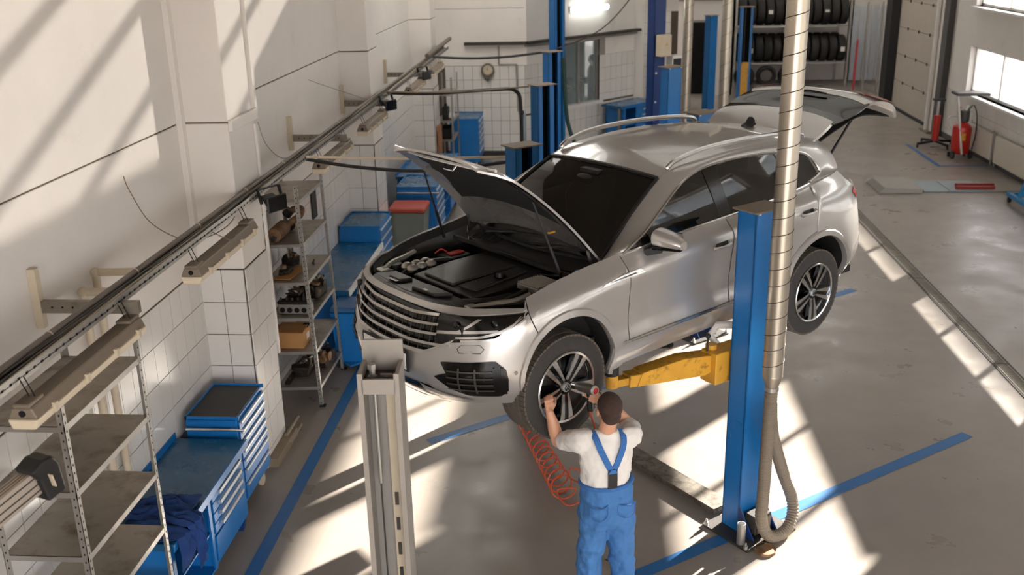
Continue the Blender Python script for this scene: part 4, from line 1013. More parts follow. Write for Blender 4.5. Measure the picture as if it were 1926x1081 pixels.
# ---------------------------------------------------------------- exhaust extraction tubes
m_duct = mat('spiral_duct_steel', (186, 176, 160), .34, .8, var=.05, vs=5)
def duct(x, y, z0, r, label, h=6.6, pitch=.125, cone=True, hose=True):
    t = thing('exhaust_extraction_tube', label, 'exhaust tube', (x, y, 0))
    B().cyl((0, 0, z0), (0, 0, h), r, 28).mk('duct', m_duct, t, smooth=True)
    n = int((4.7 - z0) / pitch)
    pts = [(1.004 * r * math.cos(a), 1.004 * r * math.sin(a), z0 + pitch * a / (2 * math.pi)) for a in [2 * math.pi * k / 20 for k in range(n * 20)]]
    B().tube(pts, .0035, 4).mk('spiral_seam', m_dkgrey, t)
    if cone: B().lathe([(r, z0), (r * 1.02, z0 - .01), (r * .62, z0 - .10), (r * .60, z0 - .12)], 28, caps=False).mk('reducer_cone', m_duct, t, smooth=True)
    return t
ex = duct(1.352, 6.98, 1.50, .075, 'spiral steel exhaust tube with flexible hose hanging beside the near blue lift post')
hp = bez([(0, 0, 1.40), (-.004, .0, 1.0), (-.006, .01, .5), (.0, .03, .22), (.09, .08, .055), (.24, .20, .055), (.30, .34, .20), (.19, .33, .52), (.07, .19, .9), (.03, .13, 1.15)], 16)
# corrugated hose: alternating ring radii
dense = []
for a, b_ in zip(hp, hp[1:]):
    L_ = (b_ - a).length; n = max(1, int(L_ / .0085))
    for k in range(n): dense.append(a.lerp(b_, k / n))
B().tube(dense, .045, 14, rads=[.050 if k % 2 else .043 for k in range(len(dense))]).mk('corrugated_hose', mat('grey_brown_hose', (128, 116, 100), .7), ex)
B().lathe([(.05, 1.37), (.053, 1.37), (.053, 1.40), (.05, 1.40)], 20).mk('hose_clamp', m_steel, ex)
B().cyl((.03, .13, 1.15), (.03, .13, 1.2), .047, 14).mk('hose_nozzle', m_black, ex)
# ================================================================ left side: shelves, benches, tool chests, tray, lamps
def rack(name, label, x0, x1, y0, y1, levels, h, loc, lean=0., mm=m_shelf, dz=.035):
    """boltless shelf rack: four angle uprights and folded trays; local x from the wall outwards"""
    t = thing(name, label, 'shelf rack', loc)
    t.rotation_euler = (0, lean, 0)
    for x in (x0, x1):
        for y in (y0, y1):
            sx = 1 if x == x1 else -1; sy = 1 if y == y1 else -1
            b = B().box(x, x - sx * .035, y, y - sy * .003, 0, h).box(x, x - sx * .003, y, y - sy * .035, 0, h)
            u = b.mk('upright', m_steel, t)
            hb = B()
            for k in range(int(h / .05)): hb.box(x - sx * .022, x - sx * .014, y + sy * .0005, y + sy * .0015, .03 + k * .05, .042 + k * .05).box(x + sx * .0005, x + sx * .0015, y - sy * .022, y - sy * .014, .03 + k * .05, .042 + k * .05)
            hb.mk('upright_holes', m_dark, u, kind='stuff')
            B().box(x - .03, x + .03, y - .03, y + .03, 0, .012).mk('foot', m_black, u)
    for z in levels:
        s = B().box(x0 + .003, x1 - .003, y0 + .003, y1 - .003, z - .003, z).mk('shelf', mm, t)
        B().box(x0 + .003, x0 + .006, y0, y1, z - dz, z).box(x1 - .006, x1 - .002, y0, y1, z - dz, z + .001).box(x0, x1, y0 + .003, y0 + .006, z - dz, z).box(x0, x1, y1 - .006, y1 - .003, z - dz, z).mk('shelf_lip', m_steel, s)
    return t
rack('shelf_rack', 'empty galvanised shelf rack at the lower left beside the blue workbench', 0, .49, 0, .95, (2.22, 1.825, 1.42, 1.025, .62, .2), 2.43, (-3.25, 4.57, 0))
# beam with black cap hanging in front of it
ab = thing('profile_beam', 'aluminium profile beam with black plastic end cap, lower left corner', 'beam', (-2.66, 4.10, 2.19))
p0, p1 = Vc((0, 0, 0)), Vc((-.36, -.95, -.20)); d = (p1 - p0).normalized(); n = Vc((-d.y, d.x, 0)).normalized(); up = n.cross(d) * -1
if up.z < 0: up = -up
B().bar(p0, p1, .075, .13, up).mk('profile', mat('brushed_aluminium', (196, 186, 174), .35, .7), ab, bev=.004)
for o_ in (.035, -.005, -.04): B().bar(p0 + up * o_ + n * .0, p1 + up * o_, .080, .006, up).mk('profile_groove', m_dkgrey, ab)
for o_ in (-.02, 0, .02): B().bar(p0 + up * .0655 + n * o_, p1 + up * .0655 + n * o_, .008, .003, up).mk('profile_rib', m_brown, ab)
c = B().prism([p0 - d * .085 - up * .115 - n * .06, p0 + d * .025 - up * .115 - n * .06, p0 + d * .03 + up * .02 - n * .06, p0 + d * .06 + up * .085 - n * .06, p0 - d * .02 + up * .105 - n * .06, p0 - d * .08 + up * .09 - n * .06, p0 - d * .10 + up * .04 - n * .06], n * .125).mk('end_cap', m_black, ab, bev=.014, seg=3)
sk = p0 + n * .066 - d * .02 - up * .01
B().bar(sk - up * .035, sk + up * .035, .006, .05, n).mk('cap_socket', m_cream, c); B().bar(sk - up * .026 + n * .003, sk + up * .026 + n * .003, .004, .034, n).mk('socket_hole', m_dark, c)

def bench(name, label, loc, ln, dp=.58, h=.86, drawers=4, shelf_first=True, leg=True, topm=m_blue_top):
    """workbench running along local y; front faces +x; open shelf cupboard nearest, drawers farther"""
    t = thing(name, label, 'workbench', loc)
    top = B().box(0, dp + .02, 0, ln, h - .05, h).mk('worktop', topm, t, bev=.004)
    B().box(dp + .012, dp + .026, 0, ln, h - .055, h + .004).mk('worktop_edge', m_silver if False else m_blue, top)
    B().box(0, .012, 0, ln, h, h + .05).mk('worktop_upstand', m_blue, top)
    z0 = .12
    half = ln * .5
    c = B().box(.02, dp - .02, .03, .045, z0, h - .05).box(.02, dp - .02, half - .03, half - .015, z0, h - .05).box(.02, .035, .03, half - .015, z0, h - .05).box(.02, dp - .02, .03, half - .015, z0, z0 + .015).box(.02, dp - .03, .045, half - .03, .42, .435)
    c.box(dp - .03, dp - .015, .03, .075, z0, h - .05).box(dp - .03, dp - .015, half - .06, half - .015, z0, h - .05)
    c.mk('open_cupboard', m_blue, t)
    b = B().box(.02, dp - .03, half - .015, ln - .03, z0, h - .05).mk('drawer_unit', m_blue, t)
    hh = (h - .09 - .36) / max(1, drawers)
    for k in range(drawers):
        z = h - .07 - (k + 1) * hh
        dr_ = B().box(dp - .03, dp - .012, half + .02, ln - .06, z + .004, z + hh - .004).mk('drawer', m_blue, b, bev=.003)
        B().bar((dp - .0, half + .12, z + hh * .55), (dp - .0, ln - .16, z + hh * .55), .03, .03).mk('drawer_handle', m_silver, b)
    B().box(dp - .03, dp - .014, half + .02, ln - .06, z0 + .03, h - .09 - drawers * hh).mk('lower_panel', m_blue, b, bev=.003)
    for y in (.06, ln - .10): B().prism([(.05, y, 0), (.05, y, z0), (dp - .03, y, z0), (dp - .06, y, 0)], (0, .05, 0)).mk('foot', m_blue_d, t)
    return t
def chest(name, label, loc, ln, dp, h, n=7, topm=m_black, casters=True, base=.16, handle=True, rail=.0):
    t = thing(name, label, 'tool chest', loc)
    B().box(0, dp - .02, 0, ln, base, h).mk('body', m_blue, t, bev=.006)
    tp = B().box(.01, dp - .03, .01, ln - .01, h, h + .006).mk('top_mat', topm, t)
    B().box(0, dp, 0, .012, h - .01, h + .02).box(0, dp, ln - .012, ln, h - .01, h + .02).box(0, .012, 0, ln, h - .01, h + .02).mk('top_rim', m_blue, tp)
    hs = [1.] * (n - 2) + [1.5, 1.7] if n > 3 else [1.] * n
    tot = sum(hs); z = h - .03; ava = h - .03 - base - .03
    for k in range(n):
        hh = ava * hs[k] / tot; z -= hh
        d_ = B().box(dp - .02, dp - .004, .02, ln - .02, z + .004, z + hh - .004).mk('drawer', m_blue, t, bev=.002)
        B().box(dp - .006, dp + .012, .04, ln - .04, z + hh - .03, z + hh - .008).mk('drawer_handle', m_silver, d_, bev=.003)
    if handle: B().tube([(.02, -.05, h - .07), (dp + .06, -.05, h - .07)], .011, 8).bar((.05, 0, h - .07), (.05, -.05, h - .07), .02, .02).bar((dp - .05, 0, h - .07), (dp - .05, -.05, h - .07), .02, .02).mk('push_handle', m_chrome, t)
    if casters:
        for x in (.07, dp - .08):
            for y in (.08, ln - .08):
                c = B().box(x - .025, x + .025, y - .03, y + .03, .11, base).mk('caster_fork', m_steel, t)
                B().lathe([(.055, -.015), (.058, 0), (.055, .015)], 16, (x, y, .058), 'x').mk('caster_wheel', m_cream, c, smooth=True)
    return t
bench('workbench', 'long blue steel workbench with jacket on it, behind the near shelf rack', (-3.385, 5.62, 0), 1.52, .58, .80)
chest('tool_chest', 'blue seven-drawer tool chest with black top beside the tiled pillar', (-3.31, 7.21, 0), .66, .45, .94)
# jacket draped over the bench corner
jk = thing('work_jacket', 'crumpled dark blue work jacket draped over the workbench corner', 'jacket', (-3.10, 5.66, .80))
m_jack = mat('dark_blue_cloth', (22, 56, 112), .9, var=.2, vs=9, bump=.3, bs=30)
rr = random.Random(12)
def cloth(x0, x1, y0, y1, edge, nx=44, ny=34, z0=.012, seed=0.):
    """cloth lying on the bench and hanging over its front edge at local x = edge"""
    rows = []
    for i in range(nx + 1):
        row = []
        for k in range(ny + 1):
            a, c_ = i / nx, k / ny; s_ = lerp(x0, x1, a); y = lerp(y0, y1, c_) + .03 * math.sin(5 * a + seed) + .02 * math.sin(11 * a + 3 * c_)
            wr_k = abs(math.sin(7 * c_ + 5 * a + seed)) * .030 + abs(math.sin(15 * c_ - 6 * a + 2 * seed)) * .018 + abs(math.sin(4 * a * 3.1 + 9 * c_)) * .012
            rim = min(1, 4 * min(a, 1 - a, c_, 1 - c_) + .15)
            if s_ < edge: row.append((s_, y, z0 + wr_k * rim))
            else:
                dd = s_ - edge; row.append((edge + .02 + .02 * min(1, dd * 8) + wr_k * rim * 1.2, y + .10 * dd * math.sin(3 * c_ + seed), z0 + .02 - dd))
        rows.append(row)
    return B().grid(rows)
cloth(-.12, .56, .0, .40, .305, seed=.6).mk('cloth_body', m_jack, jk, smooth=True, solid=.008, ang=80)
cloth(.02, .74, .16, .33, .33, 40, 16, .045, 2.1).mk('sleeve', m_jack, jk, smooth=True, solid=.01, ang=80)
cloth(-.16, .30, .22, .52, .305, 30, 22, .03, 4.0).mk('collar', m_jack, jk, smooth=True, solid=.008, ang=80)
tag(B().box(-2.96, -2.86, 6.12, 6.15, .8, .82).box(-2.93, -2.89, 6.10, 6.19, .8, .815).mk('hand_tool', m_black), 'small black hand tool on the workbench next to the jacket', 'tool')

# second shelf rack with parts, leaning slightly to the wall
r2 = rack('shelf_rack', 'shelf rack loaded with car parts between the two tiled pillars', 0, .47, 0, .95, (2.20, 1.77, 1.37, .99, .62, .22), 2.36, (-3.26, 9.38, 0), -.030)
def lp(x, y, z): # point on the leaning rack
    return (-3.26 + math.cos(.03) * x - math.sin(.03) * z, 9.38 + y, z * math.cos(.03) + math.sin(.03) * x)
mu = thing('muffler', 'rusty exhaust muffler with bent pipe on the shelf rack', 'muffler', lp(.17, .22, 1.775 + .075))
B().lathe([(.0, -.20), (.02, -.20), (.035, -.18), (.07, -.17), (.075, -.15), (.075, .15), (.065, .17), (.03, .20)], 20, ax='y').mk('muffler_body', m_rust, mu, smooth=True)
B().cyl((0, -.24, -.02), (0, -.18, -.02), .028, 14).mk('tail_pipe', m_dkgrey, mu, smooth=True)
B().tube(bez([(0, .18, 0), (.05, .30, .02), (.12, .36, .07), (.10, .48, .11), (.0, .50, .09)], 6), .036, 12).mk('bent_pipe', m_rust, mu, smooth=True)
B().cyl((-.07, .50, .03), (-.02, .50, .09), .05, 14).mk('pipe_flange', m_iron, mu, smooth=True); B().lathe([(.05, 0), (.06, .01), (.06, .03), (.05, .04)], 14, (.02, .28, -.02), 'y').mk('clamp', m_iron, mu)
cs = thing('cardboard_sheet', 'torn cardboard sheet lying on the parts shelf rack', 'cardboard', lp(.20, .26, 1.376)); 
B().prism([(-.12, -.18, 0), (.06, -.2, 0), (.10, .02, 0), (.13, .22, 0), (.02, .26, 0), (-.06, .06, 0)], (0, 0, .012)).mk('sheet', m_card, cs)
br = thing('brake_caliper', 'rusty brake caliper resting on the cardboard sheet', 'car part', lp(.17, .26, 1.39))
B().box(-.06, .06, -.05, .09, 0, .05).box(-.05, .0, -.10, -.03, .0, .04).mk('caliper_body', m_iron, br, bev=.012, seg=2); B().cyl((-.02, .0, .05), (-.02, .0, .085), .03, 12).mk('caliper_piston', m_rust, br, smooth=True)
def engine(nm, label, loc, s=1., seed=1):
    r = random.Random(seed); t = thing(nm, label, 'engine part', loc, r.uniform(-.3, .3))
    B().box(-.11 * s, .11 * s, -.14 * s, .14 * s, 0, .14 * s).mk('casting', m_iron, t, bev=.02 * s, seg=2)
    for k in range(5):
        x, y = r.uniform(-.1, .1) * s, r.uniform(-.13, .13) * s; ax = 'xyz'[k % 3]
        B().lathe([(.0, -.06 * s), (.045 * s, -.06 * s), (.055 * s, -.02 * s), (.03 * s, 0), (.05 * s, .05 * s), (0, .06 * s)], 14, (x, y, (.10 + .05 * r.random()) * s), ax).mk('rotary_part', m_iron if k % 2 else m_rust, t, smooth=True)
    for k in range(3):
        p = [(r.uniform(-.14, .14) * s, r.uniform(-.16, .16) * s, r.uniform(.03, .22) * s) for _ in range(4)]
        B().tube(bez(p, 5), .013 * s, 7).mk('pipe', m_iron, t, smooth=True)
    for k in range(3): B().cyl((r.uniform(-.1, .1) * s, r.uniform(-.12, .12) * s, .1 * s), (r.uniform(-.12, .12) * s, r.uniform(-.14, .14) * s, .22 * s), .016 * s, 8).mk('bolt_boss', m_alu, t)
    return t
engine('turbocharger', 'dark oily turbocharger at the back of the parts rack, above the cylinder head', lp(.30, .70, .995), 1., 3)
engine('alternator', 'black alternator assembly in the middle of the parts rack', lp(.18, .45, .995), .75, 5)
engine('gearbox_part', 'rusty gear casing on the lowest level of the parts rack', lp(.33, .62, .225), 1., 8)
engine('oil_pump', 'black pump unit on the lowest level of the parts rack near the cardboard box', lp(.20, .35, .225), .8, 11)
tag(B().ball((0, 0, .012), .012, 8, (1, 2.4, 1)).cyl((0, .02, .012), (0, .05, .03), .006, 6).mk('spark_plug', m_iron), 'small dark spark plug lying alone on the parts rack', 'car part').location = lp(.36, .62, 1.372)
engine('carburettor', 'dark carburettor behind the cardboard sheet on the parts rack', lp(.12, .62, 1.375), .6, 14)
chd = thing('cylinder_head', 'aluminium cylinder head with round ports on the parts rack', 'engine part', lp(.25, .16, .993))
B().box(-.16, .18, -.07, .07, 0, .11).mk('head_casting', m_alu, chd, bev=.012, seg=2)
for k in range(4): B().cyl((-.11 + k * .075, -.078, .05), (-.11 + k * .075, -.068, .05), .027, 14).mk('port', m_dark, chd)
B().box(-.17, .19, -.06, .06, .11, .135).mk('head_cover', m_iron, chd, bev=.008)
for k in range(6): B().cyl((-.14 + k * .06, .0, .13), (-.14 + k * .06, .0, .16), .012, 8).mk('stud', m_dkgrey, chd)
cbx = thing('cardboard_box', 'brown cardboard box with white label on the parts rack', 'box', lp(.17, .20, .625))
B().box(-.17, .15, -.13, .20, 0, .17).mk('carton', m_card, cbx, bev=.004)
B().prism([(-.17, -.13, .17), (.15, -.13, .17), (.15, .07, .185), (-.17, .07, .185)], (0, 0, .006)).mk('flap', m_card, cbx)
B().box(.151, .152, .0, .1, .05, .12).mk('paper_label', m_white, cbx); B().box(.08, .152, .05, .18, .165, .172).mk('flap_opening', m_dark, cbx)
tag(B().bar((0, 0, 0), (0, .7, 0), .05, .03).bar((.02, .05, .03), (.05, .6, .03), .03, .02).mk('steel_bar', m_iron), 'dark steel bar under the box on the parts rack', 'bar').location = lp(.10, .05, .24)

# bench and chest past the second rack
B2 = thing('workbench', 'blue workbench with grey-blue top behind the parts rack, next to the wheelie bin', 'workbench', (-3.38, 10.78, 0))
wt = B().box(0, .60, 0, 1.94, .74, .80).mk('worktop', m_blue_top, B2); B().box(.59, .615, 0, 1.94, .735, .805).mk('worktop_edge', m_white, wt)
B().box(.02, .56, .9, 1.9, .10, .74).mk('drawer_unit', m_blue, B2); B().box(.02, .56, .04, .07, 0, .74).mk('side_panel', m_blue, B2); B().box(.03, .06, .05, .9, .1, .74).mk('back_panel', m_blue_d, B2)
for k in range(4): B().bar((.585, 1.1, .66 - k * .13), (.585, 1.75, .66 - k * .13), .03, .03).mk('drawer_handle', m_silver, B2)
chest('tool_chest', 'low blue tool box on the bench against the second tiled pillar', (-3.36, 12.75, 0), .78, .56, 1.0, 5, m_blue_top, False, .05, False)
wb_ = thing('wheelie_bin', 'blue plastic bin with lid standing between the parts rack and the car front', 'bin', (-2.70, 10.57, 0))
B().prism([(-.20, -.20, .06), (.20, -.20, .06), (.20, .20, .06), (-.20, .20, .06)], (0, 0, .02)).lathe([(.24, .06), (.29, .66), (.30, .68)], 4).mk('bin_body', m_blue, wb_)
wb_.rotation_euler = (0, 0, math.radians(45)); B().box(-.215, .215, -.215, .215, .68, .74).mk('bin_lid', mat('translucent_blue_lid', (52, 100, 150), .25), wb_, bev=.04, seg=3)
for s in (-1, 1): B().lathe([(.06, -.02), (.06, .02)], 14, (s * .15, -.15, .06), 'x').mk('bin_wheel', m_black, wb_)
# bin with red lid, further chest and bench
gb = thing('wheelie_bin', 'grey green bin with red lid between tiled pillar and blue tool chest', 'bin', (-2.72, 14.5, 0))
B().lathe([(.30, .05), (.37, .78), (.38, .80)], 4).mk('bin_body', mat('grey_green_plastic', (110, 116, 104), .5), gb); gb.rotation_euler = (0, 0, math.radians(45))
B().box(-.28, .28, -.28, .28, .80, .87).mk('bin_lid', mat('faded_red_plastic', (168, 62, 44), .5), gb, bev=.04, seg=2)
gb.rotation_euler = (0, 0, 0)
for ch_ in gb.children: ch_.rotation_euler = (0, 0, math.radians(45) if ch_.name.startswith('bin_body') else 0)
for ch_ in wb_.children: ch_.rotation_euler = (0, 0, math.radians(45) if ch_.name.startswith('bin_body') else 0)
wb_.rotation_euler = (0, 0, 0)
chest('tool_chest', 'blue tool chest with wide silver handles behind the red-lidded bin', (-3.0, 15.0, 0), .85, .62, 1.0, 6, m_blue_top, True, .12, True)
bench('workbench', 'blue workbench with open cupboard and drawers past the red-lidded bin', (-3.2, 16.0, 0), 1.9, .78, .95, 3)
tag(B().box(XL + .005, XL + .03, 11.62, 11.82, 1.42, 1.78).mk('wall_notice', mat('dark_notice', (50, 46, 42), .6)), 'dark rectangular notice on the tiled wall above the blue workbench', 'notice')
tag(B().box(XL + .006, XL + .012, 10.70, 10.76, 1.28, 1.34).mk('wall_sticker', m_dkgrey), 'small dark sticker on the tiled wall above the parts rack shelf', 'sticker')

# ---------------------------------------------------------------- cable tray
ty = thing('cable_tray', 'long perforated steel cable tray on wall brackets along the left wall', 'cable tray', (-2.87, 3.9, 2.58))
TL = 16.4
B().box(-.10, .03, 0, TL, -.006, 0).mk('tray_bottom', m_steel_d, ty); fb = B().box(.027, .03, 0, TL, -.03, .03).mk('tray_flange', m_steel, ty); B().box(-.10, -.097, 0, TL, -.006, .03).mk('tray_flange', m_steel, ty)
hb = B()
for k in range(int(TL / .075)): hb.box(.0301, .0312, .03 + k * .075, .05 + k * .075, -.008, .006)
hb.mk('tray_holes', m_dark, fb, kind='stuff')
B().tube([(-.078, 0, .026), (-.078, TL, .026)], .022, 12).mk('conduit_pipe', mat('grey_brown_pipe', (104, 94, 84), .5), ty, smooth=True)
for k in range(5):
    pts = [(-.0 - .012 * k + .01 * math.sin(y * 2.1 + k), y, .012 + .01 * (k % 2) + .006 * math.sin(y * 1.3 + 2 * k)) for y in [q * .4 for q in range(int(TL / .4) + 1)]]
    B().tube(pts, .007, 5).mk('cable', m_dkgrey if k % 2 else m_cream, ty, smooth=True)
for k in range(14): B().lathe([(.026, -.004), (.027, 0), (.026, .004)], 10, (-.078, 1.0 + k * 1.1, .026), 'y').mk('cable_tie', m_cream, ty)
B().tube([(-.02, 14.0, .1), (-.02, TL + .6, .12)], .04, 10).mk('conduit_pipe', D.materials['grey_brown_pipe'], ty, smooth=True)
for yy in (5.54, 11.0, 13.48, 16.5):
    z = 2.52; e = D.objects.new('wall_bracket', None); COL.objects.link(e); e.parent = ty; e.location = (XL + .006 + 2.87, yy - 3.9, z - 2.58)
    B().box(.0, .05, -.025, .025, -.12, .26).mk('bracket_plate', m_cream, e); B().box(.05, .66, -.02, .02, -.02, .055).mk('bracket_arm', m_steel_d, e)
    hb = B()
    for k in range(8): hb.cyl((.12 + k * .065, -.021, .018), (.12 + k * .065, -.0205, .018), .008, 6)
    hb.mk('bracket_holes', m_dark, e, kind='stuff')
# ---------------------------------------------------------------- batten lamps under the tray
m_lampb = mat('lamp_housing', (130, 116, 100), .5, var=.06, vs=6); m_lampl = mat('lamp_diffuser', (222, 206, 178), .35)
L0 = thing('batten_lamp', 'nearest damp-proof batten lamp hanging under the cable tray', 'lamp', (-2.80, 4.30, 2.40), 0, 'batten lamps under the cable tray')
B().prism([(-.075, 0, 0), (.075, 0, 0), (.05, 0, .06), (-.05, 0, .06)], (0, 1.28, 0)).mk('housing', m_lampb, L0, bev=.006)
B().prism([(-.08, -.01, 0), (.08, -.01, 0), (.06, -.01, -.055), (-.06, -.01, -.055)], (0, 1.30, 0)).mk('diffuser', m_lampl, L0, bev=.01, seg=2)
for y in (.0, 1.14): B().box(-.045, .045, y + .0, y + .14, .06, .08).mk('end_box', m_lampb, L0, bev=.005)
for y in (.15, .5, .85, 1.15):
    for s in (-1, 1): B().box(s * .068, s * .09, y, y + .03, -.03, .02).mk('clip', m_cream, L0)
B().cyl((0, -.004, .03), (0, .0, .03), .018, 10).mk('cable_entry', m_dark, L0)
for y in (.10, 1.2): B().tube([(-.01, y, .08), (-.05, y, .19)], .003, 5).tube([(.02, y, .08), (-.02, y, .19)], .003, 5).mk('hanger_wire', m_dark, L0)
for y, lb in ((6.52, 'second batten lamp from the camera, beside the first tiled pillar'), (10.02, 'batten lamp hanging above the parts rack, before the second pillar'), (12.12, 'batten lamp at the second tiled pillar'), (15.4, 'batten lamp under the tray just past the second pillar'), (17.6, 'farthest batten lamp under the cable tray near the back wall')):
    dup(L0, (-2.80, y, 2.40), 0, lb)
def flood(loc, rz, label):
    t = thing('floodlight', label, 'floodlight', loc, rz)
    B().prism([(-.10, -.07, -.04), (.10, -.07, -.04), (.07, .05, .03), (-.07, .05, .03)], (0, .0, .03)).box(-.11, .11, -.085, -.06, -.08, .06).mk('lamp_head', m_black, t, bev=.008)
    B().box(-.10, .10, -.09, -.085, -.07, .05).mk('front_glass', m_gloss, t)
    B().bar((-.12, -.02, 0), (-.12, .02, .12), .012, .03).bar((.12, -.02, 0), (.12, .02, .12), .012, .03).bar((-.12, .02, .12), (.12, .02, .12), .03, .01).mk('yoke', m_black, t); return t
flood((-2.76, 8.28, 2.50), math.radians(60), 'black floodlight under the cable tray beside the first pillar')
flood((-2.76, 13.5, 2.52), math.radians(60), 'black floodlight under the cable tray beside the second pillar')
flood((-2.76, 16.6, 2.52), math.radians(60), 'black floodlight under the far half of the cable tray')
# pipes on the wall
def pipe(label, pts, r=.045, m=m_cream, nm='water_pipe'): 
    t = tag(B().tube(bez(pts, 5) if len(pts) > 2 else pts, r, 12).mk(nm, m, smooth=True), label, 'pipe'); return t
wp = thing('water_pipe', 'pair of cream plastic pipes with elbows on the left wall behind the cable tray', 'pipe', (XL, 0, 0))
for k, (yy, zz) in enumerate(((6.02, 2.46), (6.22, 2.53))):
    B().tube([(.06, yy, .86), (.06, yy, zz)], .027, 12).mk('pipe_run', m_cream, wp, smooth=True); B().tube([(.06, yy, zz), (.40, yy + .03, zz)], .027, 12).mk('pipe_run', m_cream, wp, smooth=True)
    B().ball((.06, yy, zz), .036, 12).mk('elbow', m_cream, wp, smooth=True)
# loose cables hanging on the wall
def wire(label, pts, r=.004, m=m_brown): tag(B().tube(bez(pts, 8), r, 5).mk('loose_cable', m, smooth=True), label, 'cable')
wire('thin brown cable hanging from a wall hook on the near left wall', [(XL + .01, 6.93, 3.03), (XL + .03, 6.96, 2.9), (XL + .10, 7.1, 2.62), (XL + .28, 7.35, 2.42), (-2.95, 7.7, 2.44), (-2.9, 7.95, 2.58)])
wire('thin cable from the first pillar ledge down to the tray', [(XP + .02, 8.76, 3.1), (XP + .0, 9.0, 2.85), (-3.0, 9.5, 2.62), (-2.95, 9.9, 2.62)], .004, m_grey)
wire('thin cable slanting on the wall before the second pillar', [(XL + .01, 12.0, 3.05), (XL + .1, 12.5, 2.9), (-3.0, 13.4, 2.6)], .004, m_grey)
wire('cable looping to the second batten lamp', [(-2.84, 7.1, 2.56), (-2.74, 7.2, 2.47), (-2.78, 7.45, 2.47)], .004)
# hoses from the tray across to the lift posts
def hose(label, pts, r, m): tag(B().tube(bez(pts, 8), r, 8).mk('supply_hose', m, smooth=True), label, 'hose')
hose('cream conduit running from the cable tray to the lift post behind the bonnet', [(-2.85, 9.75, 2.58), (-1.9, 9.8, 2.55), (-.80, 9.85, 2.55)], .014, m_cream)
hose('black hose sagging from the cable tray towards the lift post behind the bonnet', [(-2.85, 9.78, 2.55), (-2.3, 9.8, 2.46), (-1.6, 9.82, 2.42), (-.8, 9.86, 2.5)], .018, m_black)
hose('black hose from the cable tray to the second lift post', [(-2.85, 14.0, 2.6), (-2.2, 14.05, 2.58), (-1.4, 14.05, 2.62), (-1.05, 14.05, 2.60), (-.98, 14.05, 2.3), (-.98, 14.06, 1.2), (-.96, 14.06, .5)], .025, m_black)
hose('brown conduit beside the black hose to the second lift post', [(-2.85, 13.95, 2.62), (-1.9, 14.0, 2.6), (-.86, 14.05, 2.66)], .012, m_brown)
hose('black cable bundle from the cable tray to the third lift post', [(-2.85, 18.3, 2.62), (-2.2, 18.35, 2.58), (-1.5, 18.35, 2.6), (-.75, 18.4, 2.68)], .022, m_black)
hose('long cable rising from the third lift post to the ceiling', [(-.62, 18.4, 2.72), (.3, 19.0, 3.1), (1.1, 19.6, 4.2), (1.8, 20.2, 6.4)], .012, m_dkgrey)
# ================================================================ people
def remesh(o, vox, smooth=6, fac=.5):
    r = o.modifiers.new('join', 'REMESH'); r.mode = 'VOXEL'; r.voxel_size = vox; r.use_smooth_shade = True
    s = o.modifiers.new('smooth', 'SMOOTH'); s.iterations = smooth; s.factor = fac
    dg = bpy.context.evaluated_depsgraph_get(); dg.update()
    me = D.meshes.new_from_object(o.evaluated_get(dg)); o.modifiers.clear(); o.data = me
    me.polygons.foreach_set('use_smooth', [True] * len(me.polygons)); return o
def limb(b, pts, rads, n=14, fl=1.):
    """tapered limb with round joints"""
    path = bez(pts, 5); rr = []
    m = len(pts) - 1
    for i in range(len(path)):
        x = i / 5; k = min(int(x), m - 1); t = x - k; rr.append(lerp(rads[k], rads[k + 1], t * t * (3 - 2 * t)))
    b.tube(path, 1, n, True, rr); b.ball(pts[0], rads[0], 12); b.ball(pts[-1], rads[-1], 12); return b
def loft(b, secs, n=28):
    """elliptic sections (cx, cy, z, rx, ry)"""
    rows = [[(cx + rx * math.copysign(abs(math.cos(t)) ** .9, math.cos(t)), cy + ry * math.copysign(abs(math.sin(t)) ** .9, math.sin(t)), z) for t in [2 * math.pi * k / n for k in range(n)]] for cx, cy, z, rx, ry in secs]
    o = len(b.v); vs = [p for r in rows for p in r]; fs = []
    for i in range(len(rows) - 1):
        for k in range(n): fs.append((i * n + k, i * n + (k + 1) % n, (i + 1) * n + (k + 1) % n, (i + 1) * n + k))
    fs.append(tuple(range(n - 1, -1, -1))); fs.append(tuple((len(rows) - 1) * n + k for k in range(n)))
    return b.add(vs, fs)
m_skin = mat('skin', (206, 152, 122), .55, var=.05, vs=9)
m_hair = mat('short_brown_hair', (62, 44, 34), .85, var=.25, vs=60, bump=.5, bs=180)
m_shirt = mat('white_cotton', (226, 220, 212), .9, var=.02, vs=6, bump=.15, bs=12)
m_denim = mat('blue_workwear', (66, 116, 172), .85, var=.1, vs=8, bump=.15, bs=25)
m_denim2 = mat('blue_workwear_strap', (56, 106, 168), .85, var=.06, vs=20)
man = thing('person', 'mechanic in white t-shirt and blue overalls holding an impact wrench to the front wheel', 'person', (.11, 5.87, 0), math.atan2(.335, .942))
HD = Vc((.078, .175, 1.635))
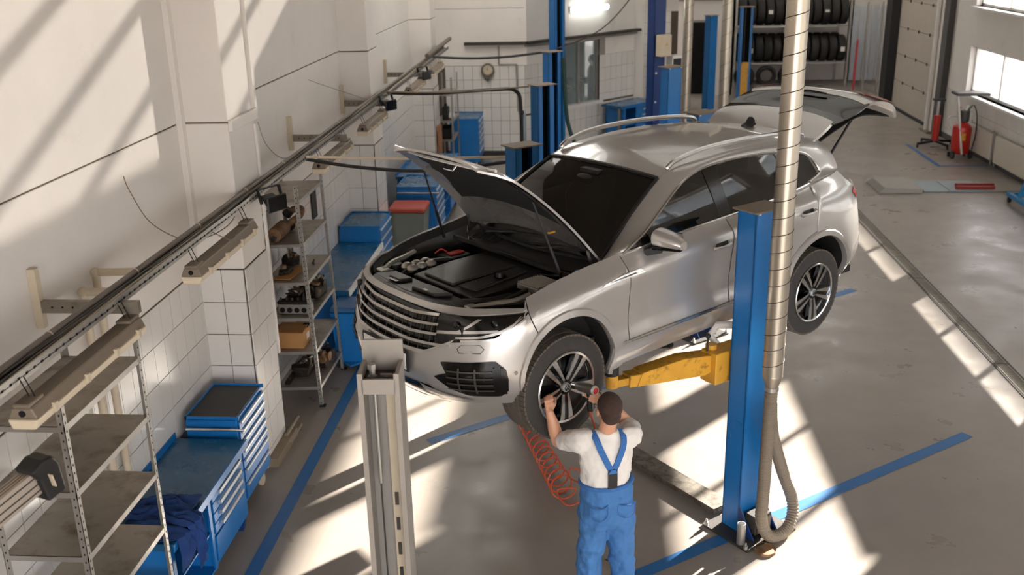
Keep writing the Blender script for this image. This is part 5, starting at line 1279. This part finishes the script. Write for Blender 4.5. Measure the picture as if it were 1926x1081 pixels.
def hand(b, wrist, palm_dir, side, curl, spread=.016, ln=1., thumb=1, nrm=None):
    """palm with four fingers and a thumb; palm_dir along the hand, side across the knuckles towards the index finger, curl = bend direction"""
    w = Vc(wrist); d = Vc(palm_dir).normalized(); s = Vc(side).normalized(); c = Vc(curl).normalized()
    kn = w + d * .085 * ln
    for t in (0., .33, .66, 1.):
        q = w.lerp(kn, t); 
        for k in (-1.5, -.5, .5, 1.5): b.ball(q + s * k * lerp(.011, .019, t), .0145, 8)
    for k, L_, r in ((1.5, .068, .0088), (.5, .076, .0092), (-.5, .071, .0088), (-1.5, .056, .0078)):
        p0 = kn + s * k * .0195; a1 = (d * .75 + c * .6).normalized(); a2 = (d * .05 + c).normalized(); a3 = (c * .75 - d * .7).normalized()
        p1 = p0 + a1 * L_ * .45; p2 = p1 + a2 * L_ * .36; p3 = p2 + a3 * L_ * .3
        limb(b, [p0, p1, p2, p3], [r * 1.1, r, r * .95, r * .8], 8)
    p0 = w + d * .025 + s * .026; p1 = p0 + (s * .8 + d * .7 + c * .3).normalized() * .04; p2 = p1 + (d * .8 + c * .75 + s * .1).normalized() * .034; p3 = p2 + (d * .5 + c * .9).normalized() * .022
    limb(b, [p0, p1, p2, p3], [.0155, .0115, .0105, .0088], 8)
b = B()
b.ball(HD + Vc((0, -.012, .035)), .092, 20, (.84, 1.04, .98)); b.ball(HD + Vc((0, .025, -.045)), .07, 18, (.86, .95, 1.05)); b.ball(HD + Vc((0, .05, -.075)), .038, 14, (1, .8, .7))
for s in (-1, 1):
    b.ball(HD + Vc((s * .081, -.002, -.008)), .026, 10, (.38, .7, 1.1)); b.ball(HD + Vc((s * .035, .07, -.03)), .03, 10)
b.ball(HD + Vc((0, .095, -.02)), .016, 10, (.8, 1, 1.5)); b.ball(HD + Vc((0, .085, -.06)), .018, 10, (1.4, .6, .5))
limb(b, [HD + Vc((0, -.02, -.05)), Vc((.066, .175, 1.50)), Vc((.066, .19, 1.43))], [.058, .057, .075])
loft(b, [(.066, .2, 1.0, .15, .10), (.066, .2, 1.15, .155, .105), (.066, .2, 1.30, .17, .11), (.066, .2, 1.40, .16, .09), (.066, .19, 1.46, .08, .06)])
LS, LE, LW = Vc((-.11, .21, 1.42)), Vc((-.20, .42, 1.325)), Vc((-.252, .44, 1.545))
RS, REb, RW = Vc((.245, .19, 1.41)), Vc((.305, .40, 1.40)), Vc((.105, .355, 1.615))
limb(b, [LS, LS.lerp(LE, .5) + Vc((0, 0, .0)), LE], [.062, .054, .044]); limb(b, [LE, LE.lerp(LW, .4), LW], [.044, .046, .029])
limb(b, [RS, RS.lerp(REb, .5), REb], [.062, .054, .044]); limb(b, [REb, REb.lerp(RW, .4), RW], [.044, .046, .030])
hand(b, LW, (.02, .12, .30), (1, .35, 0), (.15, .9, -.3), ln=.95)
hand(b, RW, (-.85, .15, .35), (-.1, .35, 1), (-.45, .9, .0), ln=.95)
body = b.mk('body', m_skin, man); remesh(body, .0055, 4)
# face details
for s in (-1, 1):
    e = B().ball(HD + Vc((s * .032, .083, .0)), .012, 10).mk('eye', m_white, man, smooth=True); B().ball(HD + Vc((s * .032, .092, .0)), .005, 8).mk('pupil', m_black, e)
    B().tube([HD + Vc((s * .018, .094, .018)), HD + Vc((s * .045, .088, .020))], .004, 6).mk('eyebrow', m_hair, man)
B().tube([HD + Vc((-.02, .098, -.058)), HD + Vc((0, .102, -.060)), HD + Vc((.02, .098, -.058))], .004, 6).mk('mouth', mat('lips', (170, 96, 84), .5), man)
b = B(); b.ball(HD + Vc((0, -.018, .040)), .0975, 22, (.85, 1.03, .97)); b.ball(HD + Vc((0, -.045, -.015)), .074, 18, (.92, .80, .95))
hair = b.mk('hair', m_hair, man); 
hair.data = hair.data.copy(); hair_cut = [v for v in hair.data.vertices]
bm = bmesh.new(); bm.from_mesh(hair.data)
bmesh.ops.delete(bm, geom=[v for v in bm.verts if v.co.y > HD.y + .045 and v.co.z < HD.z + .055], context='VERTS'); bm.to_mesh(hair.data); bm.free()
hair.data.polygons.foreach_set('use_smooth', [True] * len(hair.data.polygons))
# t-shirt
b = B()
loft(b, [(.07, .2, .98, .168, .125), (.07, .2, 1.10, .168, .125), (.068, .2, 1.22, .178, .125), (.066, .2, 1.32, .188, .125), (.066, .2, 1.40, .178, .105), (.066, .19, 1.455, .105, .078), (.066, .187, 1.492, .072, .068)])
for S0, E0 in ((LS, LE), (RS, REb)):
    limb(b, [S0 + Vc((.03 if S0 is LS else -.03, -.01, .01)), S0, S0.lerp(E0, .36), S0.lerp(E0, .62)], [.075, .082, .077, .072], 16)
sh = b.mk('t_shirt', m_shirt, man); remesh(sh, .009, 5)
tx = D.textures.new('cloth_folds', 'CLOUDS'); tx.noise_scale = .085
def folds(o, s):
    d = o.modifiers.new('folds', 'DISPLACE'); d.texture = tx; d.strength = s; d.mid_level = .5; d.texture_coords = 'LOCAL'
folds(sh, .035)
# overalls
b = B()
loft(b, [(.075, .195, .78, .165, .125), (.078, .20, .86, .184, .142), (.078, .20, .96, .186, .140), (.074, .2, 1.05, .178, .132), (.072, .2, 1.115, .176, .131)])
for hp_, kn, an in (((-.012, .2, .88), (-.035, .215, .50), (-.045, .18, .10)), ((.165, .195, .88), (.195, .205, .49), (.218, .165, .10))):
    limb(b, [hp_, Vc(hp_).lerp(Vc(kn), .5), kn, Vc(kn).lerp(Vc(an), .5), an], [.112, .102, .088, .086, .084], 18)
ov = b.mk('overalls', m_denim, man); remesh(ov, .010, 5); folds(ov, .05)
B().tube([(.072 + .181 * math.cos(t), .2 + .136 * math.sin(t), 1.10) for t in [k * math.pi / 16 for k in range(33)]], .016, 8).mk('waistband', m_denim2, ov, smooth=True)
for x in (-.025, .17):
    B().tube(bez([(x - .062, .066, .985), (x - .03, .052, .972), (x + .03, .050, .970), (x + .062, .062, .985)], 6), .005, 6).mk('pocket_seam', m_denim2, ov, smooth=True)
    B().tube(bez([(x - .062, .066, .985), (x - .055, .060, .90), (x, .050, .872), (x + .055, .058, .90), (x + .062, .062, .985)], 6), .003, 5).mk('pocket_seam', m_denim2, ov, smooth=True)
def strap(p, nm, m, w=.042): 
    P_ = bez(p, 8); rows = []
    for i, q in enumerate(P_):
        d = (P_[min(i + 1, len(P_) - 1)] - P_[max(i - 1, 0)]).normalized(); s = d.cross(Vc((0, 1, 0))).normalized(); rows.append([q - s * w / 2, q + s * w / 2])
    return B().grid(rows).mk(nm, m, ov, smooth=True, solid=.006)
strap([(-.035, .185, 1.494), (-.03, .120, 1.465), (-.012, .080, 1.40), (.03, .064, 1.30), (.062, .060, 1.235)], 'strap', m_denim2)
strap([(.165, .180, 1.488), (.162, .118, 1.46), (.148, .080, 1.40), (.105, .064, 1.30), (.072, .060, 1.235)], 'strap', m_denim2)
strap([(.067, .058, 1.25), (.067, .054, 1.18), (.067, .056, 1.11)], 'elastic_panel', m_black, .065)
B().prism([(.035, .058, 1.225), (.1, .058, 1.225), (.085, .056, 1.255), (.05, .056, 1.255)], (0, -.006, 0)).mk('strap_joint', m_denim2, ov)
B().grid([[(.07 + dx * .11, .335 + .004 * (1 - dx * dx), z) for dx in (-1, -.5, 0, .5, 1)] for z in (1.10, 1.2, 1.33)]).mk('bib', m_denim2, ov, smooth=True, solid=.008)
for x, y in ((-.045, .18), (.218, .165)):
    B().box(x - .045, x + .045, y - .09, y + .20, 0, .03).mk('shoe_sole', m_black, man, bev=.01); bb = B(); bb.ball((x, y + .06, .055), .075, 14, (.62, 1.75, .7)); bb.ball((x, y - .02, .08), .055, 12, (.9, 1.1, 1.2)); bb.mk('shoe', m_dkgrey, man, smooth=True)
# impact wrench in the right hand
def mw(p):
    c, s = .942, .335; return Vc((.11 + c * p[0] - s * p[1], 5.87 + s * p[0] + c * p[1], p[2]))
wr_ = thing('impact_wrench', 'grey air impact wrench with red end cap in the mechanic\'s right hand', 'impact wrench', mw((.0, .42, 1.70)), math.atan2(.335, .942))
ax = Vc((-.41, .91, -.12)).normalized()
m_tool = mat('tool_grey', (96, 92, 86), .4, .5)
B().tube([ax * -.085, ax * -.08, ax * .0, ax * .05, ax * .085, ax * .09], .03, 18, True, [.030, .034, .036, .034, .026, .018]).mk('tool_body', m_tool, wr_, smooth=True)
B().tube([ax * -.105, ax * -.10, ax * -.085], .02, 16, True, [.015, .024, .028]).mk('end_cap', m_red, wr_, smooth=True)
B().tube([ax * -.10, ax * -.086], .03, 18, True, [.028, .034]).mk('end_ring', m_silver, wr_, smooth=True)
B().tube([ax * .09, ax * .135], .014, 12).mk('socket', m_chrome, wr_, smooth=True)
B().tube([ax * -.03 + Vc((0, 0, -.02)), Vc((.025, -.03, -.16))], .021, 12).mk('handle', m_black, wr_, smooth=True); B().box(-.022, -.006, .0, .015, -.06, -.035).mk('trigger', m_silver, wr_)
# red coiled air hose
m_hose = mat('red_air_hose', (206, 84, 46), .35)
ah = thing('coiled_air_hose', 'red coiled air hose on the floor beside the mechanic', 'air hose', (0, 0, 0))
A, E_ = Vc((-.66, 9.0, .12)), Vc((-.22, 7.62, .11)); nt = 11; pts = []
n_ = nt * 18
dx = (E_ - A).normalized(); sx = Vc((0, 0, 1)).cross(dx).normalized(); ux = dx.cross(sx)
for k in range(n_ + 1):
    t = k / n_; tt = t ** .8; a = 2 * math.pi * nt * t; c0 = A.lerp(E_, tt); r = lerp(.075, .105, t)
    pts.append(c0 + sx * r * math.cos(a) + ux * (r * math.sin(a)) + Vc((0, 0, lerp(-.02, 0, t))))
B().tube(pts, .0075, 6).mk('hose_coil', m_hose, ah, smooth=True)
end = pts[-1]
up_ = bez([end, (-.28, 7.62, .10), (-.18, 7.50, .03), (-.02, 7.62, .06), (-.02, 7.78, .16), (-.16, 7.80, .22), (-.16, 7.66, .2), (0.0, 7.45, .25), (.05, 7.1, .5), (.05, 6.6, .8), (.05, 6.40, 1.1), (.04, 6.30, 1.35), mw((.03, .395, 1.50)), mw((.025, .39, 1.54))], 8)
B().tube(up_, .0075, 6).mk('hose_lead', m_hose, ah, smooth=True)
B().tube(bez([A + sx * .065, A + Vc((-.05, .1, -.05)), (-.74, 9.2, .02), (-.66, 9.5, .012)], 6), .0075, 6).mk('hose_lead', m_hose, ah, smooth=True)
tag(B().box(-.12, .12, -.10, .10, 0, .09).mk('wheel_chock', m_blue_d, bev=.01), 'dark blue chock block on the floor under the front tyre', 'chock').location = (-.62, 9.35, 0)
tag(B().ball((0, 0, .008), .02, 8, (2.2, .6, .4)).cyl((.03, .0, .01), (.06, .03, .012), .004, 6).mk('small_tool', m_dkgrey), 'tiny metal tool lying on the floor by the mechanic\'s feet', 'tool').location = (.16, 6.75, 0)

# simple figures seen through the office window
def figure(label, loc, rz, seat, cl, tr):
    t = thing('person', label, 'person', loc, rz)
    b = B(); h0 = .48 if seat else .92
    b.ball((0, .02, h0 + .72), .10, 14, (.85, 1, 1.1)); limb(b, [(0, 0, h0 + .62), (0, 0, h0 + .5)], [.055, .07])
    for s in (-1, 1): limb(b, [(s * .19, 0, h0 + .48), (s * .24, .08, h0 + .2), (s * .16, .30, h0 + .22)], [.055, .045, .032]); b.ball((s * .15, .36, h0 + .22), .045, 10, (.7, 1.3, .6))
    loft(b, [(0, 0, h0 - .05, .16, .11), (0, 0, h0 + .25, .15, .1), (0, 0, h0 + .45, .19, .11), (0, 0, h0 + .56, .10, .07)])
    for s in (-1, 1):
        if seat: limb(b, [(s * .1, 0, h0), (s * .11, .42, h0), (s * .11, .42, .08)], [.085, .07, .045])
        else: limb(b, [(s * .09, 0, h0), (s * .10, .02, .5), (s * .10, 0, .06)], [.09, .07, .045])
        b.ball((s * .1, .06 + (.42 if seat else 0), .04), .05, 10, (.8, 1.9, .8))
    bo = b.mk('body', m_skin, t); remesh(bo, .015, 4)
    b = B(); loft(b, [(0, 0, h0 - .02, .175, .125), (0, 0, h0 + .25, .165, .118), (0, 0, h0 + .45, .205, .125), (0, 0, h0 + .57, .09, .075)])
    for s in (-1, 1): limb(b, [(s * .19, 0, h0 + .48), (s * .24, .08, h0 + .2), (s * .17, .27, h0 + .22)], [.068, .058, .045])
    remesh(b.mk('jacket', cl, t), .015, 4)
    b = B()
    for s in (-1, 1):
        if seat: limb(b, [(s * .1, -.02, h0), (s * .11, .42, h0), (s * .11, .42, .12)], [.10, .085, .065])
        else: limb(b, [(s * .09, 0, h0), (s * .10, .02, .5), (s * .10, 0, .1)], [.108, .085, .065])
    remesh(b.mk('trousers', tr, t), .015, 4)
    B().ball((0, -.005, h0 + .745), .104, 14, (.87, 1., 1.02)).mk('hair', m_hair, t, smooth=True)
    return t
m_dkcloth = mat('dark_clothes', (30, 32, 34), .9); m_blk = mat('black_trousers', (18, 18, 20), .9)
figure('seated person in dark clothes behind the left pane of the office window', (-.55, 25.15, 0), math.radians(60), True, m_dkcloth, m_blk)
st_ = figure('standing person in dark clothes behind the right pane of the office window', (.02, 26.3, 0), math.radians(80), False, mat('green_grey_jacket', (46, 58, 52), .9), m_blk)
# ================================================================ back of the hall
# small rack in the corner
rk = rack('shelf_rack', 'narrow shelf rack in the far left corner below the cable tray', 0, .34, 0, .9, (1.72, 1.2, .82, .3), 2.05, (-3.08, 19.85, 0))
ch5 = chest('tool_chest', 'far blue tool chest in the left back corner beside the narrow rack', (-2.98, 21.0, 0), .95, .62, 1.02, 6, m_blue_top, True, .12, False)
pbx = thing('parts_crate', 'dark plastic crate on the narrow corner rack', 'crate', (-2.92, 20.2, .82)); B().box(-.11, .11, -.25, .25, 0, .02).box(-.11, .11, -.25, -.235, 0, .2).box(-.11, .11, .235, .25, 0, .2).box(-.11, -.095, -.25, .25, 0, .2).box(.095, .11, -.25, .25, 0, .2).mk('crate_shell', m_black, pbx)
tag(B().ball((0, 0, .07), .09, 10, (1, 1.6, .8)).mk('plastic_bag', m_white, smooth=True), 'white plastic bag on the narrow corner rack', 'bag').location = (-2.82, 20.1, 1.2)
tag(B().box(-.06, .06, -.1, .1, 0, .26).cyl((0, 0, .26), (0, 0, .32), .03, 10).mk('oil_can', m_black, bev=.015), 'black oil can on the upper shelf of the narrow corner rack', 'can').location = (-2.9, 20.0, 1.2)
tag(B().prism([(0, -.05, .55), (0, .45, .55), (0, .45, 1.15), (0, .38, 1.22), (0, .02, 1.22), (0, -.05, 1.15)], (.03, 0, 0)).mk('wooden_board', mat('wood_board', (150, 100, 62), .6, var=.1, vs=9), bev=.01), 'brown wooden board leaning at the edge of the third pillar', 'board').location = (-2.96, 19.12, 0)
# wall clock
ck = thing('wall_clock', 'shield-shaped wall clock on the tiled back wall', 'clock', (-2.255, BY - .02, 1.87))
sh_ = [(.15 * math.cos(t) * (1.0 if math.sin(t) > 0 else (1 - .35 * abs(math.sin(t)))), 0, .185 * math.sin(t) if math.sin(t) > 0 else .20 * math.sin(t)) for t in [2 * math.pi * k / 36 for k in range(36)]]
B().prism(sh_, (0, -.05, 0)).mk('case', mat('clock_case', (120, 112, 100), .35, .4), ck, bev=.012, seg=2)
B().lathe([(.105, 0), (.105, -.006), (0, -.006)], 28, (0, -.05, .035), 'y').mk('dial', m_cream, ck)
B().bar((0, -.06, .035), (-.035, -.06, .075), .008, .008).bar((0, -.06, .035), (.0, -.06, .11), .006, .006).mk('hands', m_black, ck)
for k in range(12):
    a = k * math.pi / 6; B().cbox((.09 * math.sin(a), -.058, .035 + .09 * math.cos(a)), (.008, .004, .012)).mk('hour_mark', m_dkgrey, ck)
B().ball((0, -.05, -.165), .02, 10).mk('knob', m_black, ck)
cd = thing('wall_conduit', 'grey conduit stepping down the back wall to a switch box', 'conduit', (0, BY - .03, 0))
B().tube([(-2.01, 0, 2.42), (-2.01, 0, 2.02), (-1.63, 0, 2.02), (-1.61, 0, 1.0), (-1.56, 0, .99)], .018, 8).mk('conduit_tube', m_grey, cd); B().box(-1.57, -1.48, -.05, .02, .84, 1.02).mk('switch_box', m_dkgrey, cd, bev=.01)
# coiled blue air line beside it
pts = [(-1.46 + .035 * math.cos(a), 22.1 + .035 * math.sin(a), .95 - .6 * k / 220) for k, a in [(k, k * .5) for k in range(221)]]
tag(B().tube(pts, .006, 5).mk('coiled_cable', mat('pale_blue_cable', (150, 170, 190), .5)), 'pale coiled cable hanging on the back wall near the lift post', 'cable')
# fluorescent lamp on the slanting wall
lf = thing('fluorescent_lamp', 'lit white fluorescent lamp high on the wall above the office window', 'lamp', C2 + d2 * 2.03 + n2 * .06, math.atan2(d2.y, d2.x))
B().box(-.62, .62, .0, .05, 3.01, 3.13).mk('lamp_housing', m_white, lf); B().prism([(-.60, -.01, 3.00), (-.60, -.08, 3.03), (-.60, -.08, 3.12), (-.60, -.01, 3.14)], (1.2, 0, 0)).mk('lit_diffuser', m_fluor, lf, bev=.01)
tag(B().box(.0, .06, .0, .03, 1.35, 1.45).mk('light_switch', m_white), 'small white light switch on the slanting wall right of the office window', 'switch').location = C2 + d2 * 3.05 + n2 * .03
# bench by the window
def at2(s, n): p = C2 + d2 * s + n2 * n; return (p.x, p.y, 0)
bw = thing('workbench', 'small blue workbench with drawers under the office window wall', 'workbench', at2(2.38, .75), math.atan2(d2.y, d2.x))
B().box(0, 1.35, 0, .62, .82, .87).mk('worktop', m_blue_top, bw, bev=.004); B().box(-.0, 1.35, -.01, .0, .80, .872).mk('worktop_edge', m_blue, bw)
B().box(.12, .16, .05, .58, 0, .82).box(.62, .66, .05, .58, 0, .82).box(.12, .66, .54, .58, 0, .82).box(.12, .66, .05, .56, .0, .04).box(.12, .66, .06, .56, .38, .41).box(.12, .20, .03, .06, 0, .82).box(.58, .66, .03, .06, 0, .82).mk('open_cupboard', m_blue, bw)
dc = B().box(.66, 1.30, .03, .58, .0, .82).mk('drawer_unit', m_blue, bw)
for k, z in enumerate((.72, .58, .44, .3)): B().bar((.82, .015, z), (1.14, .015, z), .03, .035).mk('drawer_handle', m_silver, dc)
B().cyl((.04, .1, 0), (.04, .1, .82), .03, 10).mk('leg', m_steel_d, bw)
# stacked bins/boxes beside
cbn = thing('parts_cabinet', 'green cabinet with red and blue trays on top beside the small workbench', 'cabinet', (1.62, 25.2, 0))
B().box(0, .55, 0, .5, 0, .98).mk('cabinet_body', m_green, cbn, bev=.006); B().box(-.02, .57, -.02, .5, .98, 1.10).mk('red_tray', m_red, cbn, bev=.01); B().box(-.02, .57, -.02, .5, 1.14, 1.24).mk('blue_tray', m_blue, cbn, bev=.01); B().box(0, .55, 0, .5, 1.26, 1.38).mk('grey_tray', m_grey, cbn, bev=.01)
tag(B().tube(bez([(-.60, 21.75, 2.2), (-.56, 21.72, 1.3), (-.50, 21.7, .8), (-.36, 21.65, .4), (-.2, 21.6, .05)], 8), .045, 10).mk('green_hose', mat('dark_green_hose', (24, 62, 54), .5), smooth=True), 'thick dark green hose hanging beside the tall blue post', 'hose')
# far tubes
duct(2.02, 22.0, .55, .10, 'left of the two far spiral exhaust tubes in front of the dark doorway', cone=False, pitch=.3)
duct(2.75, 21.4, .35, .11, 'right of the two far spiral exhaust tubes in front of the dark doorway', cone=False, pitch=.3)
pd = lift_post(thing('blue_post', 'slim blue steel post right of the dark doorway', 'post', (3.23, 28.45, 0), LRZ), 0, 0, 1, 2.52, .28, .2)
yp = thing('blue_post', 'blue post with yellow cover in front of the tyre rack', 'post', (4.45, 30.4, 0)); lift_post(yp, 0, 0, -1, 2.6, .36, .24); B().box(-.10, .10, -.17, -.1, .1, 1.05).mk('yellow_cover', m_yellow, yp)
# tyre rack
trk = thing('tyre_rack', 'tall steel rack packed with tyres at the far end', 'rack', (4.45, 32.5, 0))
for x in (0, 1.75, 3.45):
    for y in (0, 1.5): B().box(x - .03, x + .03, y - .03, y + .03, 0, 3.6).mk('upright', m_steel, trk)
for z in (.76, 1.88, 3.0): B().box(-.03, 3.5, -.03, .03, z - .04, z).mk('beam', m_steel, trk); B().box(-.03, 3.5, 1.47, 1.53, z - .04, z).mk('beam', m_steel, trk)
T0 = thing('tyre', 'black tyre in the rack', 'tyre', (0, 0, 0), 0, 'tyres in the far rack')
B().lathe([(.22, -.10), (.32, -.12), (.38, -.11), (.40, -.08), (.40, .08), (.38, .11), (.32, .12), (.22, .10), (.21, 0), (.22, -.10)], 22, (0, 0, .40), 'x', caps=False).mk('tyre_body', m_rubber, T0, smooth=True)
lbl = B().box(-.08, .05, -.005, .005, 0, .1); first = True; rr = random.Random(4); RT = []
names = {0: 'lower', 1: 'upper'}
for lv, z in enumerate((.76, 1.88)):
    for k in range(12):
        x = 4.66 + k * .275 + (.05 if k > 5 else 0)
        lb = 'black tyre number %s from the left on the %s level of the far rack' % (('one two three four five six seven eight nine ten eleven twelve thirteen fourteen').split()[k], names[lv])
        if first: o = T0; o.location = (x, 32.85, z); o['label'] = lb; first = False
        else: o = dup(T0, (x, 32.85, z), None, lb)
        RT.append(o)
        dup(T0, (x, 33.72, z), None, lb.replace('black tyre', 'rear row tyre'))
for o in RT:
    if rr.random() < .35: B().box(-.07, .06, -.408, -.402, .30 + rr.random() * .1, .42 + rr.random() * .08).mk('paper_label', m_white, o)
for k, (x, z) in enumerate(((4.75, .38), (5.42, .40), (6.1, .38))):
    t = thing('tyre', 'tyre hanging on the far wall below the rack, %s of three' % ('left', 'middle', 'right')[k], 'tyre', (x, 32.3, z), 0, 'tyres hung below the rack')
    B().lathe([(.19, -.08), (.26, -.10), (.31, -.08), (.32, 0), (.31, .08), (.26, .10), (.19, .08), (.18, 0), (.19, -.08)], 22, (0, 0, 0), 'y', caps=False).mk('tyre_body', m_rubber, t, smooth=True)
tag(B().tube([(0, 0, .0), (.03, .05, 1.5)], .035, 8).mk('red_pole', m_red), 'slim red pole leaning at the far end near the gate', 'pole').location = (7.98, 31.8, 0)
for k in range(3): tag(B().tube([(0, 0, 0), (.05, .3, 2.6)], .03, 8).mk('steel_pole', m_steel), 'grey steel pole leaning at the far end, %s of three' % ('left', 'middle', 'right')[k], 'pole').location = (8.15 + k * .42, 31.4, 0)
cur = thing('plastic_strip_curtain', 'translucent plastic strip curtain at the far end beside the gate', 'curtain', (8.15, 33.2, 0))
m_strip = mat('clear_plastic_strip', (206, 214, 226), .2, alpha=.5)
for k in range(7): B().box(k * .2, k * .2 + .17, 0, .006, .1, 2.4).mk('strip', m_strip, cur)

# ================================================================ right side
m_rad = mat('radiator_enamel', (208, 198, 182), .45)
for k, (y0, y1) in enumerate(((20.85, 22.1), (18.5, 20.65))):
    t = thing('radiator', ('cream panel radiator behind the red oil drainer', 'longer cream panel radiator nearer the camera under the window')[k], 'radiator', (8.05, y0, 0))
    b = B().box(0, .08, 0, y1 - y0, .14, .68).mk('panel', m_rad, t, bev=.012, seg=2); B().box(-.004, .0, .03, y1 - y0 - .03, .18, .64).mk('front_sheet', m_rad, t)
    for yy in (.0, y1 - y0): B().cyl((.04, yy, .05), (.04, yy, .74), .014, 8).mk('feed_pipe', m_grey, t)
    B().tube([(.04, 0, .70), (.04, y1 - y0, .70)], .012, 8).mk('feed_pipe', m_grey, t)
od = thing('oil_drainer', 'red wheeled waste oil drainer with funnel tray by the right window', 'oil drainer', (7.78, 21.75, 0))
B().lathe([(.0, .10), (.16, .10), (.185, .14), (.19, .62), (.18, .67), (.10, .74), (.05, .76), (0, .76)], 28).mk('tank', m_red, od, smooth=True)
B().box(-.06, .02, -.195, -.185, .40, .55).mk('yellow_label', m_yellow, od)
for x, y in ((-.18, -.12), (.18, -.12)): B().lathe([(.085, -.025), (.09, 0), (.085, .025)], 18, (x, y, .09), 'x').mk('rear_wheel', m_black, od, smooth=True)
B().cyl((-.16, .16, 0), (-.16, .16, .1), .03, 10).cyl((.16, .16, 0), (.16, .16, .1), .03, 10).mk('front_caster', m_black, od)
B().tube([(-.02, -.20, .12), (-.18, -.05, 1.32)], .028, 8).mk('support_mast', m_steel, od)
B().lathe([(.0, 1.0), (.10, 1.0), (.105, .98), (.105, .78), (.09, .76)], 18, (.03, .05, 0)).mk('gauge_cylinder', m_dkgrey, od, smooth=True)
tray = B().prism([(-.24, -.20, 1.33), (.42, -.20, 1.33), (.42, .22, 1.33), (-.24, .22, 1.33)], (0, 0, .05)).mk('funnel_tray', m_dkgrey, od, bev=.006); B().box(-.2, .38, -.16, .18, 1.381, 1.385).mk('tray_mesh', m_grey, tray)
B().tube(bez([(.08, .0, 1.0), (.16, -.05, 1.12), (.24, -.08, .9), (.25, -.1, .5), (.2, -.12, .2)], 6), .014, 6).mk('drain_hose', m_black, od, smooth=True)
B().tube(bez([(-.19, .1, .6), (-.27, .12, .75), (-.24, .12, .86), (-.1, .1, .86)], 5), .014, 6).mk('push_handle', m_silver, od, smooth=True)
B().cyl((.06, .05, 1.0), (.1, .05, 1.1), .02, 8).mk('valve', m_chrome, od); B().ball((-.08, .05, 1.06), .035, 10).mk('red_valve', m_red, od, smooth=True)
jk2 = thing('transmission_jack', 'red hydraulic jack with black splayed legs beside the oil drainer', 'jack', (7.66, 23.0, 0))
B().cyl((0, 0, .12), (0, 0, .70), .075, 18).mk('cylinder', m_red, jk2, smooth=True); B().cyl((0, 0, .70), (0, 0, 1.02), .03, 12).mk('ram', m_chrome, jk2, smooth=True)
for a in (20, 110, 200, 290):
    c_, s_ = math.cos(math.radians(a)), math.sin(math.radians(a)); l = B().bar((0, 0, .13), (.44 * c_, .44 * s_, .09), .05, .05).mk('leg', m_black, jk2)
    B().lathe([(.035, -.015), (.035, .015)], 12, (.44 * c_, .44 * s_, .036), 'x').mk('caster', m_black, jk2)
B().box(-.12, .12, -.08, .08, 1.02, 1.06).mk('saddle', m_black, jk2); B().tube([(.08, .1, .15), (.12, .14, 1.0)], .015, 8).mk('pump_lever', m_black, jk2)
# pit covers and bars
pc = thing('pit_cover', 'row of grey steel plates covering the inspection pit', 'pit cover', (5.3, 18.57, 0))
B().prism([(-.0, 0, 0), (.78, 0, 0), (.78, 0, .10), (.10, 0, .12), (.0, 0, .02)], (0, .92, 0)).mk('ramp_plate', mat('worn_grey_plate', (150, 144, 136), .55, .2, var=.06), pc, bev=.01)
for k, (x0, x1) in enumerate(((.84, 1.3), (1.31, 1.95), (1.96, 2.75))): B().box(x0, x1, .1, .92, 0, .035).mk('cover_plate', mat('blue_grey_plate_%d' % k, (140, 150, 152) if k < 2 else (150, 146, 138), .5, .2), pc, bev=.006)
for k, y in enumerate((18.76, 18.97)): 
    tag(B().box(0, .70, 0, .07, 0, .06).mk('steel_bar', mat('dull_red_%d' % k, (142, 44, 34), .5), bev=.006), ('nearer of two red steel bars on the pit cover', 'farther of two red steel bars on the pit cover')[k], 'bar').location = (6.74 + .06 * k, y, .036)
# blue stand at the right edge
sd_ = thing('engine_stand', 'bright blue steel stand at the right edge of the floor', 'stand', (7.38, 16.9, 0))
m_lblue = mat('light_blue_enamel', (34, 126, 178), .4)
B().bar((0, .0, .14), (.0, 1.1, .14), .07, .07).mk('base_rail', m_lblue, sd_); B().bar((.75, .0, .14), (.75, 1.1, .14), .07, .07).mk('base_rail', m_lblue, sd_); B().bar((0, 1.05, .14), (.75, 1.05, .14), .07, .07).mk('cross_rail', m_lblue, sd_)
B().bar((.04, .75, .15), (.30, .8, 1.0), .05, .05).mk('upright', m_lblue, sd_); B().bar((.72, .75, .15), (.46, .8, 1.0), .05, .05).mk('upright', m_lblue, sd_); B().bar((.28, .8, 1.0), (.48, .8, 1.0), .08, .08).mk('head', m_lblue, sd_)
for x in (0, .75):
    for y in (.06, 1.05): B().lathe([(.05, -.02), (.05, .02)], 14, (x, y, .05), 'x').mk('caster', m_black, sd_)
# people or things outside the window: parked van
vn = thing('parked_van', 'dark blurred vehicle outside the right window', 'van', (12.0, 19.0, -.05), math.radians(85))
B().prism([(-2.2, -.9, .35), (2.2, -.9, .35), (2.3, -.9, 1.0), (1.5, -.9, 1.25), (.9, -.9, 2.0), (-2.2, -.9, 2.0)], (0, 1.8, 0)).mk('body', mat('van_paint', (70, 80, 96), .3, .3), vn, bev=.08, seg=3)
for x in (-1.4, 1.4):
    for y in (-.88, .88): B().lathe([(.33, -.1), (.33, .1)], 20, (x, y, .33), 'y').mk('wheel', m_rubber, vn)
for s in (-1, 1): B().box(-.2, .95, s * .905, s * .91, 1.25, 1.8).mk('window', m_gloss, vn)
# frame lines on the office side
tag(B().box(-1.6, -.5, 25.8, 26.2, .70, .74).box(-1.55, -1.5, 25.85, 26.15, 0, .7).box(-.6, -.55, 25.85, 26.15, 0, .7).mk('office_desk', m_grey), 'office desk behind the office window', 'desk')
